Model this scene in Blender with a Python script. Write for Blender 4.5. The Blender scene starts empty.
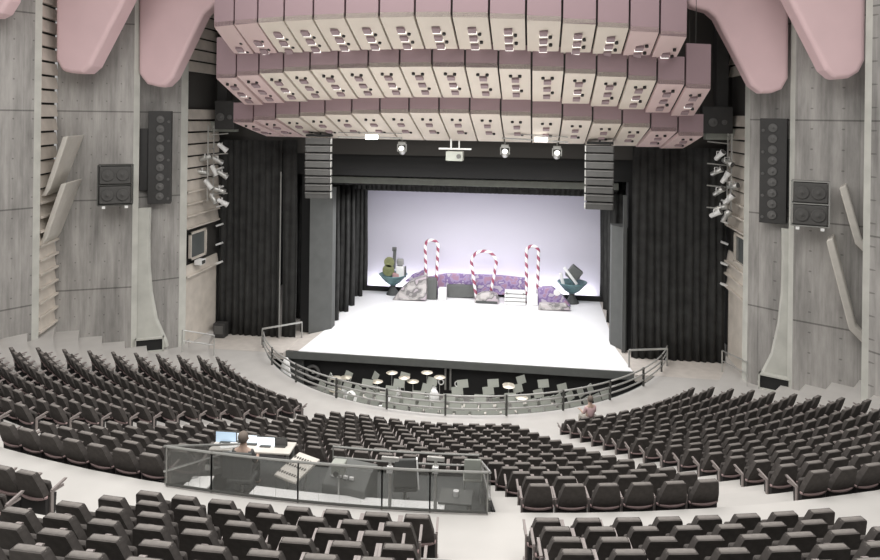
import bpy, math, random
from math import sin, cos, radians as R_, degrees, atan2, hypot, pi, sqrt
from mathutils import Matrix, Vector
random.seed(7)
SC = bpy.context.scene
COL = SC.collection

# ------------------------------------------------------------------ camera
ZC = 11.17                      # camera height over the stage floor
F, YAW, HY, ROLL = 690.15, 0.137, 116.2, 0.0125
cam = bpy.data.cameras.new('camera')
camo = bpy.data.objects.new('camera', cam); COL.objects.link(camo)
camo.matrix_world = Matrix.Translation((0, 0, ZC)) @ Matrix.Rotation(YAW, 4, 'Z') @ Matrix.Rotation(pi / 2, 4, 'X') @ Matrix.Rotation(ROLL, 4, 'Z')
cam.sensor_width = 36; cam.lens = 36 * F / 880
cam.shift_y = -(280 - HY) / 880
cam.clip_end = 300
SC.camera = camo

# ------------------------------------------------------------------ light
SC.view_settings.view_transform = 'Standard'
SC.view_settings.look = 'None'
SC.view_settings.gamma = 1.0
SC.view_settings.exposure = 0.0
w = bpy.data.worlds.new('world'); SC.world = w; w.use_nodes = True
w.node_tree.nodes['Background'].inputs[0].default_value = (1.0, 0.985, 0.96, 1)
w.node_tree.nodes['Background'].inputs[1].default_value = 0.40

def area(name, loc, rot, sx, sy, power, col=(1, 1, 1), spread=180):
    l = bpy.data.lights.new(name, 'AREA'); l.shape = 'RECTANGLE'; l.size = sx; l.size_y = sy
    l.energy = power; l.color = col; l.spread = R_(spread)
    o = bpy.data.objects.new(name, l); COL.objects.link(o); o.location = loc; o.rotation_euler = rot
    return o
area('house_light', (-4, 8, ZC + 9.5), (0, 0, 0), 26, 12, 4500, (1, .98, .95))
area('house_light_front', (-3.5, 18, ZC + 8.5), (R_(-8), 0, 0), 24, 5, 1500, (1, .98, .95))
area('stage_wash', (-3.4, 37.3, 6.7), (0, 0, 0), 12, 5.5, 1100, (1, .99, 1))
area('stage_front_wash', (-3.4, 32.4, 9.4), (0, 0, 0), 13, 1.2, 300, (1, .99, 1), 130)
area('cyc_top_light', (-3.4, 42.0, 7.15), (R_(42), 0, 0), 15, .5, 62, (.80, .78, 1))
area('cyc_ground_light', (-3.4, 43.18, .10), (R_(150), 0, 0), 14.4, .22, 230, (.97, .95, 1))
area('reflector_fill', (-3.5, 22.5, ZC - 7.2), (R_(172), 0, 0), 16, 3, 640, (1, .98, .94), 150)  # added fill hovering over the front rows, brightens the reflector undersides
area('pit_fill', (-3.5, 27.6, ZC - .75), (0, 0, 0), 14, 1.2, 850, (1, .98, .95))  # added fill, no fixture: brightens the pit and front aisle

# ------------------------------------------------------------------ materials
def mat(name, col, rough=.7, metal=0, noise=None, nscale=4., bump=0, bscale=30., emit=None, alpha=None, spec=.5):
    m = bpy.data.materials.new(name); m.use_nodes = True
    nt = m.node_tree; b = nt.nodes['Principled BSDF']
    b.inputs['Base Color'].default_value = (*col, 1); b.inputs['Roughness'].default_value = rough
    b.inputs['Metallic'].default_value = metal; b.inputs['Specular IOR Level'].default_value = spec
    tc = nt.nodes.new('ShaderNodeTexCoord')
    if noise is not None:
        n = nt.nodes.new('ShaderNodeTexNoise'); n.inputs['Scale'].default_value = nscale; n.inputs['Detail'].default_value = 5
        nt.links.new(tc.outputs['Object'], n.inputs['Vector'])
        r = nt.nodes.new('ShaderNodeValToRGB')
        r.color_ramp.elements[0].position = .3; r.color_ramp.elements[1].position = .7
        r.color_ramp.elements[0].color = (*[c * (1 - noise) for c in col], 1)
        r.color_ramp.elements[1].color = (*[min(1, c * (1 + noise)) for c in col], 1)
        nt.links.new(n.outputs['Fac'], r.inputs[0]); nt.links.new(r.outputs[0], b.inputs['Base Color'])
    if bump:
        n2 = nt.nodes.new('ShaderNodeTexNoise'); n2.inputs['Scale'].default_value = bscale
        nt.links.new(tc.outputs['Object'], n2.inputs['Vector'])
        bp = nt.nodes.new('ShaderNodeBump'); bp.inputs['Strength'].default_value = bump
        nt.links.new(n2.outputs['Fac'], bp.inputs['Height']); nt.links.new(bp.outputs[0], b.inputs['Normal'])
    if emit:
        b.inputs['Emission Color'].default_value = (*emit[:3], 1); b.inputs['Emission Strength'].default_value = emit[3]
    if alpha is not None:
        b.inputs['Alpha'].default_value = alpha
    return m

def concrete(name, base):
    m = bpy.data.materials.new(name); m.use_nodes = True
    nt = m.node_tree; N = nt.nodes; L = nt.links; b = N['Principled BSDF']; b.inputs['Roughness'].default_value = .85
    geo = N.new('ShaderNodeNewGeometry'); sep = N.new('ShaderNodeSeparateXYZ'); L.new(geo.outputs['Position'], sep.inputs[0])
    def math_(op, a, c=None):
        n = N.new('ShaderNodeMath'); n.operation = op
        for i, v in enumerate((a, c)):
            if v is None: continue
            if isinstance(v, (int, float)): n.inputs[i].default_value = v
            else: L.new(v, n.inputs[i])
        return n.outputs[0]
    # stretched cloudy stains
    mp = N.new('ShaderNodeMapping'); mp.inputs['Scale'].default_value = (1.3, 1.3, .22); L.new(geo.outputs['Position'], mp.inputs[0])
    n1 = N.new('ShaderNodeTexNoise'); n1.inputs['Scale'].default_value = 1.4; n1.inputs['Detail'].default_value = 7; n1.inputs['Roughness'].default_value = .65; L.new(mp.outputs[0], n1.inputs['Vector'])
    mp2 = N.new('ShaderNodeMapping'); mp2.inputs['Scale'].default_value = (9, 9, .35); L.new(geo.outputs['Position'], mp2.inputs[0])
    n2 = N.new('ShaderNodeTexNoise'); n2.inputs['Scale'].default_value = 1.2; n2.inputs['Detail'].default_value = 4; L.new(mp2.outputs[0], n2.inputs['Vector'])
    tone = math_('ADD', math_('MULTIPLY', n1.outputs['Fac'], .95), math_('MULTIPLY', n2.outputs['Fac'], .25))   # ~.6
    tone = math_('ADD', math_('MULTIPLY', math_('SUBTRACT', tone, .6), 1.9), 1.0)
    # horizontal pour joints every 3.73 m, board joints and tie holes
    fz = math_('FRACT', math_('DIVIDE', math_('ADD', sep.outputs['Z'], .03), 3.73))
    joint = math_('LESS_THAN', fz, .016)
    u = math_('ADD', math_('MULTIPLY', sep.outputs['X'], 1.0), math_('MULTIPLY', sep.outputs['Y'], .45))
    fu = math_('FRACT', math_('DIVIDE', u, 1.22)); bj = math_('LESS_THAN', fu, .012)
    hz = math_('SUBTRACT', math_('FRACT', math_('DIVIDE', sep.outputs['Z'], .75)), .5)
    hu = math_('SUBTRACT', math_('FRACT', math_('DIVIDE', u, .61)), .5)
    d = math_('ADD', math_('POWER', math_('MULTIPLY', hz, .75), 2.), math_('POWER', math_('MULTIPLY', hu, .61), 2.))
    hole = math_('LESS_THAN', d, .0009)
    dark = math_('SUBTRACT', 1.0, math_('ADD', math_('MULTIPLY', joint, .5), math_('ADD', math_('MULTIPLY', bj, .16), math_('MULTIPLY', hole, .4))))
    k = math_('MULTIPLY', tone, dark)
    mx = N.new('ShaderNodeVectorMath'); mx.operation = 'SCALE'; mx.inputs[0].default_value = base; L.new(k, mx.inputs['Scale'])
    L.new(mx.outputs[0], b.inputs['Base Color'])
    bp = N.new('ShaderNodeBump'); bp.inputs['Strength'].default_value = .25; L.new(n2.outputs['Fac'], bp.inputs['Height']); L.new(bp.outputs[0], b.inputs['Normal'])
    return m

def striped(name, c1, c2):          # candy stripes in object space
    m = bpy.data.materials.new(name); m.use_nodes = True
    nt = m.node_tree; N = nt.nodes; L = nt.links; b = N['Principled BSDF']; b.inputs['Roughness'].default_value = .35
    uv = N.new('ShaderNodeUVMap'); sep = N.new('ShaderNodeSeparateXYZ'); L.new(uv.outputs[0], sep.inputs[0])
    a = N.new('ShaderNodeMath'); a.operation = 'ADD'; L.new(sep.outputs[0], a.inputs[0]); L.new(sep.outputs[1], a.inputs[1])
    f = N.new('ShaderNodeMath'); f.operation = 'FRACT'; L.new(a.outputs[0], f.inputs[0])
    g = N.new('ShaderNodeMath'); g.operation = 'LESS_THAN'; L.new(f.outputs[0], g.inputs[0]); g.inputs[1].default_value = .45
    mx = N.new('ShaderNodeMix'); mx.data_type = 'RGBA'; L.new(g.outputs[0], mx.inputs[0])
    mx.inputs[6].default_value = (*c1, 1); mx.inputs[7].default_value = (*c2, 1); L.new(mx.outputs[2], b.inputs['Base Color'])
    return m

def patchy(name, cols, scale=3.):    # irregular painted colour patches
    m = bpy.data.materials.new(name); m.use_nodes = True
    nt = m.node_tree; N = nt.nodes; L = nt.links; b = N['Principled BSDF']; b.inputs['Roughness'].default_value = .5
    tc = N.new('ShaderNodeTexCoord'); n = N.new('ShaderNodeTexNoise'); n.inputs['Scale'].default_value = scale; n.inputs['Detail'].default_value = 1.5
    L.new(tc.outputs['Object'], n.inputs['Vector'])
    r = N.new('ShaderNodeValToRGB'); r.color_ramp.interpolation = 'CONSTANT'
    e = r.color_ramp.elements; e[0].position = 0; e[0].color = (*cols[0], 1)
    e[1].position = .42; e[1].color = (*cols[1], 1)
    for i, c in enumerate(cols[2:]):
        x = e.new(.5 + .08 * i); x.color = (*c, 1)
    L.new(n.outputs['Fac'], r.inputs[0]); L.new(r.outputs[0], b.inputs['Base Color'])
    return m

M = {}
M['conc'] = concrete('concrete', (.32, .308, .293))
M['conc_edge'] = mat('concrete_edge', (.50, .50, .46), .8, noise=.1, nscale=1.5)
M['floor'] = mat('vinyl_floor', (.47, .455, .435), .55, noise=.05, nscale=1.2, bump=.02)
M['side_floor'] = mat('wood_floor', (.54, .50, .46), .6, noise=.07, nscale=3)
M['stage'] = mat('white_dance_floor', (.86, .86, .87), .45, noise=.02, nscale=.6)
M['black'] = mat('black_paint', (.012, .012, .012), .8)
M['pitgrey'] = mat('pit_grey', (.075, .08, .078), .8, noise=.1)
M['pitfloor'] = mat('pit_floor', (.26, .25, .24), .7, noise=.15)
M['railpale'] = mat('rail_pale', (.42, .415, .40), .4, .2)
M['lip'] = mat('stage_lip', (.11, .115, .11), .6, noise=.08)
M['drape'] = mat('black_velour', (.040, .040, .039), .95, noise=.25, nscale=2, bump=.1, spec=.15)
M['colgrey'] = mat('grey_proscenium', (.085, .088, .085), .85, noise=.08, nscale=2)
M['beam'] = mat('pale_beam', (.33, .345, .31), .6, noise=.06)
M['cyc'] = mat('cyclorama', (.60, .585, .66), .9)
M['timber'] = mat('pale_timber', (.60, .55, .49), .6, noise=.12, nscale=1.5)
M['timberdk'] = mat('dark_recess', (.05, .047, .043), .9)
M['pink'] = mat('pink_plaster', (.70, .51, .525), .65, noise=.035, nscale=.8)
M['mauve'] = mat('mauve_shaded_plaster', (.31, .22, .238), .7, noise=.03, nscale=1)  # on the risers, partly their shade put into the colour beside cream
M['rose'] = mat('rose_lit_plaster', (.62, .475, .465), .65, noise=.035, nscale=1)  # outer reflector panels: pinkish light put into the plaster colour
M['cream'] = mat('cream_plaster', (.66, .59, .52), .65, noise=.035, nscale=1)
M['socket'] = mat('mauve_socket', (.30, .225, .24), .8)
M['lens'] = mat('lamp_lens', (.9, .9, .88), .3, emit=(1, .98, .94, 1.3))
M['cloth'] = mat('charcoal_upholstery', (.064, .057, .053), .85, noise=.2, nscale=14, bump=.1, bscale=200, spec=.3)
M['cloth_toplit'] = mat('charcoal_upholstery_toplit', (.19, .174, .162), .9, noise=.12, nscale=12, spec=.3)  # paler copy of the upholstery, overhead light put into the top edge
M['shell'] = mat('mauve_plywood', (.34, .245, .24), .45, noise=.1, nscale=8)
M['arm'] = mat('pale_mauve_arm', (.25, .218, .208), .45, noise=.08)
M['seatdk'] = mat('seat_base', (.022, .020, .020), .7)
M['steel'] = mat('brushed_steel', (.55, .55, .53), .35, .6)
M['railgrey'] = mat('rail_grey', (.30, .30, .285), .45, .3)
M['post'] = mat('post_dark', (.06, .06, .055), .5)
M['white'] = mat('white_paint', (.80, .80, .79), .5)
M['panel'] = mat('cream_box_panel', (.60, .57, .52), .6, noise=.05)
M['speaker'] = mat('speaker_black', (.035, .034, .033), .6, noise=.1)
M['grille'] = mat('speaker_grille', (.07, .068, .065), .7, bump=.4, bscale=60)
M['cone'] = mat('speaker_cone', (.10, .098, .095), .5)
M['arraygrey'] = mat('array_grey', (.055, .054, .052), .6, noise=.1)
M['screen'] = mat('monitor_screen', (.6, .68, .75), .4, emit=(.88, .95, 1, 1.0))
M['screenblue'] = mat('monitor_screen_blue', (.4, .5, .6), .4, emit=(.50, .66, .82, .6))
M['mesh'] = mat('mesh_panel', (.17, .17, .16), .6, alpha=.30)
M['skin'] = mat('skin', (.50, .36, .29), .6)
M['hair'] = mat('hair', (.16, .13, .11), .8)
M['shirt'] = mat('dark_shirt', (.07, .07, .07), .9)
M['pinkshirt'] = mat('pink_shirt', (.62, .43, .44), .9)
M['candy'] = striped('candy_stripe', (.80, .79, .80), (.30, .07, .12))
M['violet'] = patchy('violet_scenery', [(.55, .50, .58), (.25, .17, .36), (.38, .30, .48), (.40, .24, .34)], 2.2)
M['setgrey'] = patchy('grey_scenery', [(.50, .47, .46), (.36, .34, .33), (.18, .17, .17), (.45, .39, .42)], 1.8)
M['teal'] = mat('teal_bowl', (.13, .24, .25), .4, noise=.3, nscale=5)
M['olive'] = mat('olive_set', (.22, .23, .11), .6, noise=.2)
M['gold'] = mat('cymbal', (.55, .5, .4), .3, .5)
M['paper'] = mat('paper', (.85, .85, .83), .8)

# ------------------------------------------------------------------ mesh builder
class MB:
    def __init__(s): s.v = []; s.f = []; s.uv = None
    def add(s, vs, fs):
        n = len(s.v); s.v += [tuple(v) for v in vs]; s.f += [tuple(i + n for i in f) for f in fs]; return s
    def box(s, c, d, rz=0, mtx=None):
        hx, hy, hz = d[0] / 2, d[1] / 2, d[2] / 2
        vs = [Vector((x, y, z)) for x in (-hx, hx) for y in (-hy, hy) for z in (-hz, hz)]
        if mtx is None: mtx = Matrix.Rotation(rz, 3, 'Z')
        vs = [mtx @ v + Vector(c) for v in vs]
        return s.add(vs, [(0, 1, 3, 2), (4, 6, 7, 5), (0, 4, 5, 1), (2, 3, 7, 6), (0, 2, 6, 4), (1, 5, 7, 3)])
    def bar(s, a, b, wd, ht):
        a = Vector(a); b = Vector(b); d = b - a; L = d.length; d.normalize()
        up = Vector((0, 0, 1)) if abs(d.z) < .95 else Vector((0, 1, 0))
        x = d.cross(up).normalized(); y = x.cross(d).normalized()
        vs = []
        for p in (a, b):
            for sx, sy in ((-1, -1), (1, -1), (1, 1), (-1, 1)): vs.append(p + x * sx * wd / 2 + y * sy * ht / 2)
        return s.add(vs, [(0, 1, 2, 3), (7, 6, 5, 4), (0, 4, 5, 1), (1, 5, 6, 2), (2, 6, 7, 3), (3, 7, 4, 0)])
    def tube(s, pts, r, n=6, cap=True):
        pts = [Vector(p) for p in pts]; rings = []
        rr = r if isinstance(r, (list, tuple)) else [r] * len(pts)
        px = None
        for i, p in enumerate(pts):
            d = (pts[min(i + 1, len(pts) - 1)] - pts[max(i - 1, 0)]).normalized()
            up = Vector((0, 0, 1)) if abs(d.z) < .9 else Vector((0, 1, 0))
            x = d.cross(up).normalized() if px is None else (px - d * px.dot(d)).normalized()
            px = x; y = d.cross(x)
            rings.append([p + (x * cos(2 * pi * k / n) + y * sin(2 * pi * k / n)) * rr[i] for k in range(n)])
        vs = [v for g in rings for v in g]; fs = []
        for i in range(len(rings) - 1):
            for k in range(n):
                a = i * n + k; b = i * n + (k + 1) % n; fs.append((a, b, b + n, a + n))
        if cap: fs += [tuple(range(n))[::-1], tuple((len(rings) - 1) * n + k for k in range(n))]
        return s.add(vs, fs)
    def cyl(s, a, b, r, n=12, r2=None): return s.tube([a, b], [r, r if r2 is None else r2], n)
    def lathe(s, prof, c=(0, 0, 0), n=16, mtx=None):
        vs = []; fs = []
        for (r, z) in prof:
            for k in range(n):
                v = Vector((r * cos(2 * pi * k / n), r * sin(2 * pi * k / n), z))
                if mtx: v = mtx @ v
                vs.append(v + Vector(c))
        for i in range(len(prof) - 1):
            for k in range(n):
                a = i * n + k; b = i * n + (k + 1) % n; fs.append((a, b, b + n, a + n))
        fs += [tuple(range(n))[::-1], tuple((len(prof) - 1) * n + k for k in range(n))]
        return s.add(vs, fs)
    def prism(s, poly, ex):
        """poly: 3-D points of one face, ex: extrusion vector"""
        n = len(poly); a = [Vector(p) for p in poly]; b = [p + Vector(ex) for p in a]
        return s.add(a + b, [tuple(range(n)), tuple(range(2 * n - 1, n - 1, -1))] + [(i + n, (i + 1) % n + n, (i + 1) % n, i) for i in range(n)])
    def mesh(s, name, m, smooth=False):
        me = bpy.data.meshes.new(name); me.from_pydata(s.v, [], s.f); me.validate()
        import bmesh
        bm = bmesh.new(); bm.from_mesh(me); bmesh.ops.recalc_face_normals(bm, faces=bm.faces); bm.to_mesh(me); bm.free()
        for mm in (m if isinstance(m, (list, tuple)) else [m]): me.materials.append(mm)
        if smooth:
            for p in me.polygons: p.use_smooth = True
        return me
    def build(s, name, m, parent=None, bevel=0, smooth=False, loc=None, rz=None, seg=2, sub=0):
        o = bpy.data.objects.new(name, s.mesh(name, m, smooth)); COL.objects.link(o)
        if parent: o.parent = parent
        if loc is not None: o.location = loc
        if rz is not None: o.rotation_euler.z = rz
        if bevel:
            b = o.modifiers.new('bevel', 'BEVEL'); b.width = bevel; b.segments = seg; b.limit_method = 'ANGLE'; b.angle_limit = R_(40)
        if sub:
            b = o.modifiers.new('sub', 'SUBSURF'); b.levels = sub; b.render_levels = sub
        return o

def tag(o, label, cat, group=None, kind=None):
    o['label'] = label; o['category'] = cat
    if group: o['group'] = group
    if kind: o['kind'] = kind
    return o
def empty(name, loc, rz=0, label=None, cat=None, group=None):
    o = bpy.data.objects.new(name, None); COL.objects.link(o); o.location = loc; o.rotation_euler = (0, 0, rz); o.empty_display_size = .2
    if label: tag(o, label, cat, group)
    return o
def struct(o): o['kind'] = 'structure'; return o
def ORD_(i): return ORD[i] if i < 20 else 'twenty-' + ORD[i - 20]
KIDS = {}
def copy_tree(o, kids):
    c = o.copy(); COL.objects.link(c)
    for ch in kids:
        d = ch.copy(); COL.objects.link(d); d.parent = c
    return c
ORD = ['first', 'second', 'third', 'fourth', 'fifth', 'sixth', 'seventh', 'eighth', 'ninth', 'tenth', 'eleventh', 'twelfth', 'thirteenth', 'fourteenth', 'fifteenth', 'sixteenth', 'seventeenth', 'eighteenth', 'nineteenth', 'twentieth']

# pixel of the photograph -> point of the place at depth Y (or height z)
def ray(px, py):
    x = px - 440; y = HY - py
    c, s = cos(-ROLL), sin(-ROLL)
    x, y = c * x + s * y, -s * x + c * y
    return Vector((x * cos(YAW) - F * sin(YAW), x * sin(YAW) + F * cos(YAW), y))
def at(px, py, Y): d = ray(px, py); d = d * (Y / d.y); d.z += ZC; return d
def atz(px, py, z): d = ray(px, py); d = d * ((z - ZC) / d.z); d.z += ZC; return d
def proj(P):
    X, Y, Z = P[0], P[1], P[2] - ZC
    u = X * cos(YAW) + Y * sin(YAW); v = -X * sin(YAW) + Y * cos(YAW)
    x = F * u / v; y = F * Z / v; c, s = cos(-ROLL), sin(-ROLL)
    return 440 + c * x - s * y, HY - (s * x + c * y)

# ------------------------------------------------------------------ the rake
X0, YC = -3.5377, 35.665         # centre of the curved rows, on the stage
R1, DR = 12.4931, .8624
BH = .80                          # backrest top over its tread
def ztop(k): return ZC - 10.3044 + .2546 * k + .0041 * k * k - (.034 if k == 14 else 0)
def zf(k): return ztop(k) - BH if k > 0 else 0.0
XU, YU, RU, DRU = -3.809, 37.383, 28.139, .6976
def zuf(k): return ZC - 5.472 - BH + .2952 * k
ZAISLE = ZC - 6.40
def pol(Rr, th, z, cx=X0, cy=YC): return (cx + Rr * sin(R_(th)), cy - Rr * cos(R_(th)), z)
BTH = (-6.75, 6.95)                 # the control booth's sweep
def ring(mb, ra, rb, z, z0, t0, t1, cx=X0, cy=YC, n=None):
    n = n or max(2, int(abs(t1 - t0) / 2.5))
    vs = []; fs = []
    for i in range(n + 1):
        t = t0 + (t1 - t0) * i / n
        vs += [pol(ra, t, z, cx, cy), pol(rb, t, z, cx, cy), pol(ra, t, z0, cx, cy), pol(rb, t, z0, cx, cy)]
    for i in range(n):
        a = i * 4; b = a + 4
        fs += [(a, b, b + 1, a + 1), (a + 2, a, b, b + 2)[::-1] if False else (a + 2, b + 2, b, a), (a + 1, b + 1, b + 3, a + 3), (a + 2, a + 3, b + 3, b + 2)]
    fs += [(0, 1, 3, 2), (n * 4, n * 4 + 2, n * 4 + 3, n * 4 + 1)]
    mb.add(vs, fs)
mb = MB()
ring(mb, 10.0, R1 + .08, 0, -.3, -88, 88)
for k in range(1, 15):
    ra, rb = R1 + DR * (k - 1) + .08, R1 + DR * k + .08
    z0 = zf(k) - .8
    if k >= 11:
        ring(mb, ra, rb, zf(k), z0, -88, BTH[0]); ring(mb, ra, rb, zf(k), z0, BTH[1], 88)
    else: ring(mb, ra, rb, zf(k), z0, -88, 88)
ring(mb, R1 + DR * 14 + .08, 28.2, ZAISLE, ZAISLE - .5, -60, 60)

for k in range(0, 7):
    ra = RU + DRU * k - .58
    ring(mb, ra, ra + DRU if k < 6 else ra + 6, zuf(k), zuf(k) - .7, -50, 50, XU, YU)
struct(mb.build('floor', M['floor']))
# aisle half steps on the two radial aisles
mb = MB()
for (ta, tb) in ((-20.4, -16.2), (16.4, 20.2)):
    for k in range(1, 15):
        ra = R1 + DR * (k - 1) + .08
        ring(mb, ra - .42, ra, zf(k - 1) + (zf(k) - zf(k - 1)) / 2, zf(k - 1) - .05, ta - 1.0, tb + 1.0, n=3)
struct(mb.build('floor', M['floor']))

# side floors beside the drapes, level with the stage
mb = MB(); mb.box((X0 - 12.5, 34.6, -.145), (9.0, 9.2, .3)); mb.box((X0 + 12.5, 34.6, -.145), (9.0, 9.2, .3))
mb.v = [(x, y, z) if y > 30 else (x, y + (31.0 - 30.0), z) for x, y, z in mb.v]
struct(mb.build('floor', M['side_floor']))

# ------------------------------------------------------------------ stage
YL = 31.35                        # front edge of the stage lip
mb = MB()
mb.prism([(X0 - 7.4, YL + .02, .012), (X0 + 7.95, YL + .02, .012), (X0 + 7.55, 34.4, .012), (X0 + 7.55, 44, .012), (X0 - 7.4, 44, .012), (X0 - 7.15, 34.4, .012)], (0, 0, -.03))
struct(mb.build('floor', M['stage']))
mb = MB(); mb.box((X0, 38.3, -.16), (26, 13.9, .30)); struct(mb.build('floor', M['side_floor']))
mb = MB(); mb.box((X0, YL + .05, -.19), (17.4, .14, .36)); struct(mb.build('trim_1', M['lip'], bevel=.02))
# pit: floor, back wall, curved front wall
ZP = -1.75
mb = MB(); ring(mb, .0, 10.05, ZP, ZP - .2, -89, 89); struct(mb.build('floor', M['pitfloor']))
mb = MB(); mb.box((X0, YL + .55, -1.4), (19.5, .3, 2.5)); struct(mb.build('wall_pit_back', M['black']))
mb = MB(); ring(mb, 9.93, 10.05, -.02, ZP, -66, 66, n=48); struct(mb.build('wall_pit_front', M['pitgrey']))
# grey door in the left corner of the pit
dp = struct(MB().box((0, 0, 0), (.95, .08, 1.5)).build('door_1', M['colgrey'], loc=(X0 - 7.7, YL + .35, ZP + .78)))
MB().box((.33, -.07, 0), (.12, .05, .04)).build('door_handle', M['steel'], dp)

# proscenium
PY = 33.9
for s, nm in ((-1, 'wall_proscenium_left'), (1, 'wall_proscenium_right')):
    mb = MB()
    x0 = X0 + s * (7.75 if s < 0 else 8.0); x1 = X0 + s * (6.85 if s < 0 else 7.35)
    mb.prism([(x0, PY, 0), (x1, PY + 1.0, 0), (x1, PY + 1.6, 0), (x0 + s * .0, PY + 1.6, 0)], (0, 0, 7.35 if s < 0 else 5.9))
    struct(mb.build(nm, M['colgrey']))
    mb = MB(); mb.box((x0 + s * .28, PY + .7, 5.8), (.5, .9, 11.6)); struct(mb.build(nm, M['black']))
mb = MB(); mb.box((X0, PY + .3, 9.6), (26, .3, 3.6)); mb.v = [(a, b, c + .32) for a, b, c in mb.v]; struct(mb.build('wall_proscenium_header', M['black']))
mb = MB(); mb.box((X0, PY + .9, 8.4), (15.2, .25, .5)); struct(mb.build('wall_proscenium_header', M['drape']))
bm_ = MB(); bm_.box((0, 0, 0), (15.4, .35, .34))
tag(bm_.build('stage_beam', M['beam'], bevel=.02, loc=(X0 + .05, PY + 2.0, 7.72)), 'long pale grey beam spanning the stage opening under the black header', 'beam')
for s in (-1, 1):                        # inner grey tormentor edges
    x = X0 + s * 7.85
    if s > 0:
        mb = MB(); mb.box((x, PY + .0, 3.75), (.16, .2, 7.5)); struct(mb.build('trim_2', M['beam'] if False else M['colgrey']))

def drape(x0, x1, y, z0, z1, depth=.14, pitch=.34, wob=.3, seed=1):
    rnd = random.Random(seed); n = int(abs(x1 - x0) / pitch * 8); vs = []; fs = []; ph = 0; P = []
    nz = 5
    for i in range(n + 1):
        t = i / n; ph += 2 * pi / 8 * (1 + wob * (rnd.random() - .5)); P.append((x0 + (x1 - x0) * t, ph))
    amp = [1 + .5 * (rnd.random() - .5) for _ in range(n + 1)]
    for j in range(nz + 1):
        z = z0 + (z1 - z0) * j / nz; a = depth * (1.15 - .5 * j / nz)
        for i, (x, p) in enumerate(P):
            vs.append((x + .03 * sin(p * .37 + j), y + a * .5 * amp[i] * sin(p), z))
    for j in range(nz):
        for i in range(n):
            a = j * (n + 1) + i; fs.append((a, a + 1, a + n + 2, a + n + 1))
    m_ = MB().add(vs, fs)
    return m_
def put_drape(name, mb, label, th=.03, group=None):
    o = mb.build(name, M['drape'], smooth=True)
    s = o.modifiers.new('thick', 'SOLIDIFY'); s.thickness = th
    if name == 'border_curtain':
        x0, x1 = min(v[0] for v in mb.v), max(v[0] for v in mb.v); y = sum(v[1] for v in mb.v) / len(mb.v); zt = max(v[2] for v in mb.v)
        m = MB(); m.tube([(x0, y, zt), (x1, y, zt)], .03)
        for q in range(5): m.cyl((x0 + (x1 - x0) * (q + .5) / 5, y, zt), (x0 + (x1 - x0) * (q + .5) / 5, y, 11.32), .01, 5)
        m.build('batten', M['post'], o)
    return tag(o, label, 'curtain', group)
put_drape('stage_drape', drape(X0 - 12.3, X0 - 9.0, 33.15, .02, 9.85, seed=3), 'wide black pleated drape left of the stage, next to the timber side wall')
put_drape('stage_drape', drape(X0 - 8.95, X0 - 8.2, 33.25, .02, 9.9, .06, .3, seed=4), 'narrow flat black drape between the wide left drape and the grey column')
put_drape('stage_drape', drape(X0 + 8.1, X0 + 12.3, 33.15, .02, 9.85, seed=5), 'wide black pleated drape right of the stage beside the pale timber wall')
tag(MB().tube([(0, 0, 0), (0, 0, 8.3)], .035).build('drape_pole', M['railgrey'], loc=(X0 - 8.97, 32.98, .0)), 'thin grey vertical pole at the edge of the left black drape', 'pole')
for i, (px, py) in enumerate(((338, 320.7), (348, 312), (354, 306), (362, 296.6), (366.8, 290.5))):
    p = atz(px, py, 0)
    put_drape('stage_leg_curtain', drape(p.x - 2.4, p.x, p.y, .02, 7.3, .12, .3, seed=20 + i),
              ORD[i] + ' black leg curtain into the wings, left side of the stage, counted from the front', group='stage leg curtains')
for i, (x, y) in enumerate(((3.95, 36.1), (3.98, 38.6), (4.05, 41.2), (4.02, 43.0))):
    put_drape('stage_leg_curtain', drape(x, x + 2.4, y, .02, 7.3, .12, .3, seed=40 + i),
              ORD[i] + ' black leg curtain into the wings, right side of the stage, counted from the front', group='stage leg curtains')
for y in (37.4, 40.4):
    put_drape('border_curtain', drape(X0 - 8, X0 + 8, y, 7.3 - (y - 37.4) * .19, 9.6, .1, .3, seed=int(y)), 'black border curtain hanging above the stage, ' + ('nearer' if y < 38 else 'farther') + ' from the audience')
o = MB().box((0, 0, 0), (16.5, .05, 7.3)).build('cyclorama', M['cyc'], loc=(X0 + .1, 43.75, 3.665))
tag(o, 'large pale lavender cyclorama cloth hung across the back of the stage', 'backdrop')
put_drape('border_curtain', drape(X0 - 8, X0 + 8, 42.0, 6.5, 8.6, .08, .3, seed=77), 'black border curtain just in front of the cyclorama top')
tag(MB().box((0, 0, 0), (15.4, .12, .30)).build('cyc_groundrow', M['black'], loc=(X0, 43.0, .165)), 'low black ground row along the foot of the lit backdrop', 'ground row')
mb = MB(); mb.box((X0, 45.2, 5.5), (30, .2, 11.4)); struct(mb.build('wall_stage_back', M['black']))
for s in (-1, 1):
    mb = MB(); mb.box((X0 + s * 12.9, 39.6, 5.5), (.2, 11.4, 11.4)); struct(mb.build('wall_stage_side', M['black']))
mb = MB(); mb.box((X0, 39.6, 11.4), (26, 11.4, .2)); struct(mb.build('ceiling', M['black']))

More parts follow.
